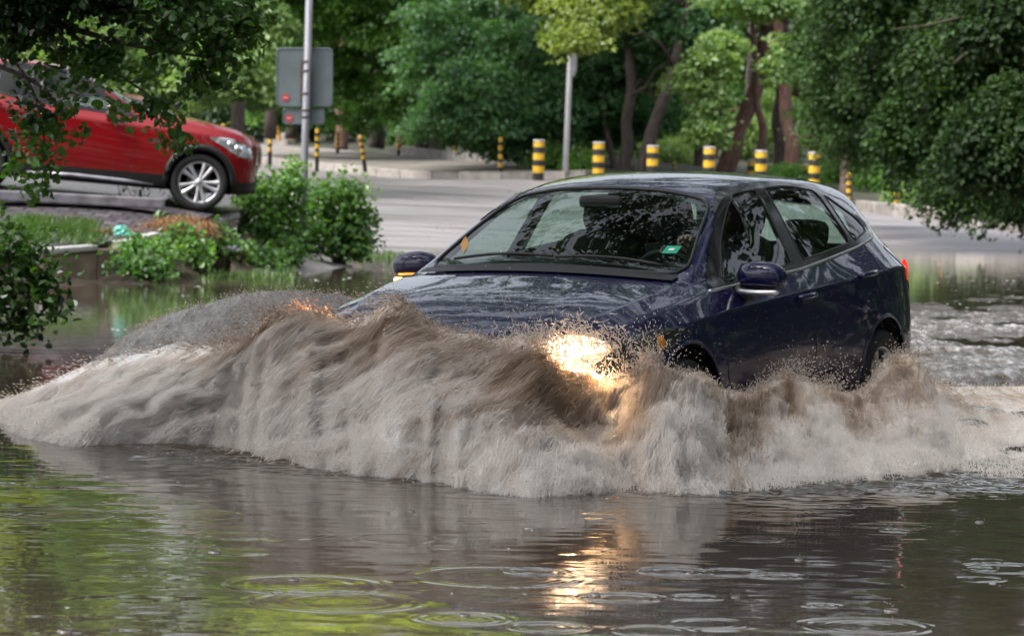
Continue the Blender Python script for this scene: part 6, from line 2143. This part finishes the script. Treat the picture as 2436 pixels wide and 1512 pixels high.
# ------------------------------------------------------------------ branches hanging in from the left, close to the camera
def over_tree(label, trunk, branches, blobs, mat, seed, leaf, per, csize, name='overhanging_tree', tint_sd=.2, **kw):
    rng = np.random.default_rng(seed)
    base = Vector(trunk[0][0])
    root = empty(name, base, label, 'tree')
    trunk_obj([Vector(p) - base for p in trunk[0]], trunk[1], M['bark'], root, rng, 0)
    for pts, r in branches:
        P = catmull([Vector(p) - base for p in pts], 5)
        mb = MB(); mb.tube([Vector(p) for p in P], list(np.linspace(r, r * .2, len(P))), 7)
        mb.build('branch', M['bark'], root, True)
    o = link('crown', crown_mesh('crown', blobs, rng, leaf, per, csize, hexa=True, tint_sd=tint_sd, **kw), mat, root); o.location = -base
    return root


D = 22.0
T0 = [at(-420, 1000, D), at(-400, 500, D), at(-360, 0, D), at(-300, -400, D), at(-260, -700, D)]
over_tree('dark leafy tree hanging into the upper left corner in front of the red car',
          (T0, [.16, .14, .12, .08, .05]),
          [([at(-370, 0, D), at(-100, -30, D), at(150, 60, D), at(330, 110, D), at(520, 140, D)], .035), ([at(-350, -50, D), at(0, -120, D), at(300, -60, D), at(600, 0, D)], .035),
           ([at(-380, 120, D), at(-100, 130, D), at(90, 200, D), at(140, 270, D)], .025), ([at(150, 60, D), at(260, 160, D), at(370, 240, D), at(420, 310, D)], .014),
           ([at(-380, 80, D), at(-50, 110, D), at(60, 180, D), at(105, 330, D), at(95, 420, D)], .014)],
          [blob(60, -10, D, 170, 75, 55, .12), blob(240, -25, D, 160, 55, 32, .15), blob(420, 5, D - .5, 120, 45, 11, .45), blob(60, 70, D, 100, 45, 8, .3), blob(170, 150, D, 110, 55, 4, .65), blob(300, 140, D, 110, 60, 5, .7),  # low tints put the crown's own shade into the upper leaves
           blob(440, 100, D, 90, 65, 9, .6), blob(540, 90, D, 70, 70, 7, .7), blob(240, 255, D, 70, 44, 2, .6), blob(350, 230, D, 70, 50, 3, .7), blob(470, 200, D, 70, 45, 5, .6), blob(120, 270, D, 50, 40, 2, .6), blob(95, 370, D, 20, 55, 5, .7),
           blob(60, 270, D, 40, 35, 3, .4), blob(412, 325, D, 24, 18, 2, .7), blob(560, 20, D, 80, 60, 8, .7),
           blob(120, -70, D, 260, 50, 60, .2), blob(60, -560, D, 340, 130, 210, .3), blob(300, -620, D, 200, 130, 60, .3), blob(-50, -780, D, 380, 130, 170, .3)],
          M['leaf_near'], 71, .058, 46, .17, up=.5, flat=.7, hang=.6)
D = 24.0
T0 = [at(-300, 1100, D), at(-280, 800, D), at(-240, 700, D), at(-200, 560, D)]
over_tree('green leafy sapling leaning in at the left edge in front of the stone wall',
          (T0, [.06, .05, .035, .02]),
          [([at(-270, 760, D), at(-100, 700, D), at(30, 640, D), at(110, 600, D)], .014), ([at(-275, 790, D), at(-80, 740, D), at(60, 720, D), at(150, 730, D)], .012), ([at(-240, 680, D), at(-80, 600, D), at(20, 560, D)], .012)],
          [blob(30, 640, D, 65, 45, 11, .5), blob(70, 590, D, 45, 26, 4, .6), blob(15, 550, D, 40, 24, 5, .5), blob(90, 660, D, 45, 40, 9, .4), blob(40, 715, D, 75, 42, 9, .5), blob(110, 725, D, 50, 30, 6, .5), blob(20, 775, D, 55, 22, 8, .25), blob(-80, 660, D, 100, 90, 30, .4)],
          M['leaf_near'], 72, .062, 20, .20, name='overhanging_sapling', up=.55, flat=.7, hang=.5)

# ------------------------------------------------------------------ the trees on the photographer's side : they shade the flood and stand in its reflections
def shade_tree(x, y, h, blobs, seed, lab):
    rng = np.random.default_rng(seed)
    root = empty('shade_tree', (x, y, 0), lab, 'tree')
    trunk_obj([(0, 0, -.5), (0, .1, h * .3), (.2, 0, h * .6), (.1, 0, h * .9)], [.32, .26, .18, .06], M['bark'], root, rng, 6)
    B = [((bx, by, bz), (rx, ry, rz), n, t) for bx, by, bz, rx, ry, rz, n, t in blobs]
    o = link('crown', crown_mesh('crown', B, rng, .34, 55, .85), M['leaf_dark'], root)
    return root


shade_tree(13, 8, 13, [(0, 0, 9, 6, 6, 4, 150, .4), (-3, 6, 9.5, 5, 5, 2.5, 90, .4), (2, 0, 4, 4, 4, 3, 70, .3), (0, 12, 9, 5, 6, 3, 90, .4),], 81, 'dark tree outside the frame to the right, its crown over the flooded road')
shade_tree(9, -14, 14, [(0, 0, 8, 7, 5, 5, 150, .4), (-8, 0, 8, 6, 5, 5, 130, .4), (8, 0, 7, 7, 5, 6, 130, .3), (-3, 5, 11, 6, 5, 2.5, 80, .4)], 82, 'dark tree behind the camera right')
shade_tree(-9, -14, 14, [(0, 0, 8, 7, 5, 5, 150, .4), (-8, 0, 8, 6, 5, 5, 100, .4), (3, 5, 11, 6, 5, 2.5, 70, .4)], 83, 'dark tree behind the camera left')
shade_tree(-13, 12, 13, [(0, 0, 9, 5, 6, 4, 110, .4), (3, 4, 10, 5, 5, 2.5, 70, .4), (7.5, 0, 9.5, 4, 4, 1.8, 70, .4), (10.5, -2, 9.5, 3.5, 4, 1.6, 55, .4), (9, 4, 9.5, 3.5, 3.5, 1.6, 50, .4)], 84, 'unseen dark tree left of the flood, crowns added to shade the bow wave')  # inner crowns are added out of view to shade the wave
shade_tree(15, 30, 13, [(0, 0, 8, 6, 7, 5, 150, .4), (-4, -2, 10, 4, 6, 2.5, 60, .4)], 85, 'dark tree outside the frame to the right of the wake')

# crowns that meet over the flooded road, with gaps of sky between them
def canopy_tree(x, y, h, blobs, seed, lab):
    rng = np.random.default_rng(seed)
    root = empty('canopy_tree', (x, y, 0), lab, 'tree')
    tx, ty = blobs[0][0] - x, blobs[0][1] - y
    trunk_obj([(0, 0, -.5), (tx * .1, ty * .1, h * .4), (tx * .4, ty * .4, h * .8), (tx, ty, h)], [.34, .28, .2, .07], M['bark'], root, rng, 8)
    B = [((bx - x, by - y, bz), (rx, ry, rz), n, .4) for bx, by, bz, rx, ry, rz, n in blobs]
    link('crown', crown_mesh('crown', B, rng, .17, 130, .75), M['leaf_dark'], root)
canopy_tree(11, 24, 9, [(2, 25, 9.5, 6, 5, 1.6, 75), (-2, 21, 9.0, 4, 4, 1.4, 38), (6, 20, 8.5, 5, 5, 1.8, 70), ], 91, 'tree outside the frame whose boughs reach over the blue car')
canopy_tree(14, 44, 11, [(4, 40, 10, 6, 6, 1.8, 55), (-1, 36, 10.5, 5, 5, 1.6, 30), (8, 34, 9, 5, 6, 2.5, 70), (6, 52, 11, 6, 6, 2, 40), (-2, 50, 12, 6, 6, 2, 55), (2, 32, 10, 5, 4, 1.5, 32)], 92, 'tree outside the frame whose boughs reach over the wake')
canopy_tree(24, 34, 11, [(22, 34, 5, 6, 9, 5, 220), (24, 22, 5, 5, 8, 5, 160), (20, 46, 6, 6, 7, 5, 130)], 93, 'broad dark tree outside the frame, mirrored in the doors of the blue car')

shrub('long unseen dark hedge added right of the flooded road to darken the car door reflections', [((.165 * y + 3.6, y, 1.6), (1.5, 3.0, 2.3), 110, .4) for y in (16, 20, 25, 30, 35, 40, 46, 52)], M['leaf_dark'], 95, leaf=.2, per=50, csize=.6, base=(9, 30, 0), name='hedge', cat='hedge')  # added out of view, keeps bright sky out of the door reflections

# bubbles and flecks of foam riding on the flood
rg = np.random.default_rng(41)
B = MB()
pts = [on_z(rg.uniform(250, 900), rg.uniform(640, 800)) for _ in range(40)] + [on_z(rg.uniform(0, 2436), rg.uniform(1190, 1500)) for _ in range(9)] + [on_z(rg.uniform(2200, 2436), rg.uniform(640, 760)) for _ in range(50)]
for p in pts:
    r = rg.uniform(.005, .018) * (p.y / 20) ** .4
    for _ in range(rg.integers(1, 4)):
        q = p + Vector((rg.normal(0, r * 2), rg.normal(0, r * 3), 0)); k = r * rg.uniform(.4, 1)
        B.lathe([(k, -.002), (k * .85, k * .16), (k * .5, k * .26), (.0005, k * .30)], 8, 'Z', tuple(q))
tag(B.build('bubbles', flat_mat('foam_bubble', (.36, .35, .34), .2), None, True), kind='stuff')

# little crowns where rain drops have just struck
B = MB()
for px, py, k in ((430, 1146, 1.0), (512, 1312, 1.2), (155, 1500, 1.2), (1105, 1462, .9), (1415, 1412, .9), (1750, 1420, .8), (2120, 1452, 1.2), (1900, 1330, .8), (1640, 1362, .7), (700, 1378, .9), (2330, 1240, .8), (980, 1215, .7)):
    c = on_z(px, py); r = .016 * k
    B.lathe([(r * 1.4, -.003), (r * 1.05, r * .18), (r * 1.1, r * .34)], 11, 'Z', tuple(c))
    for _ in range(4):
        w = rg.uniform(0, 6.28); q = c + Vector((math.cos(w) * r * rg.uniform(.6, 1.8), math.sin(w) * r * rg.uniform(.6, 1.8), r * rg.uniform(.6, 1.6)))
        d = .0022 * k * rg.uniform(.6, 1.5)
        B.lathe([(.0002, -d), (d, -d * .3), (d, d * .3), (.0002, d)], 6, 'Z', tuple(q))
tag(B.build('rain_splash', flat_mat('splash_water', (.22, .20, .19), .05), None, True), kind='stuff')
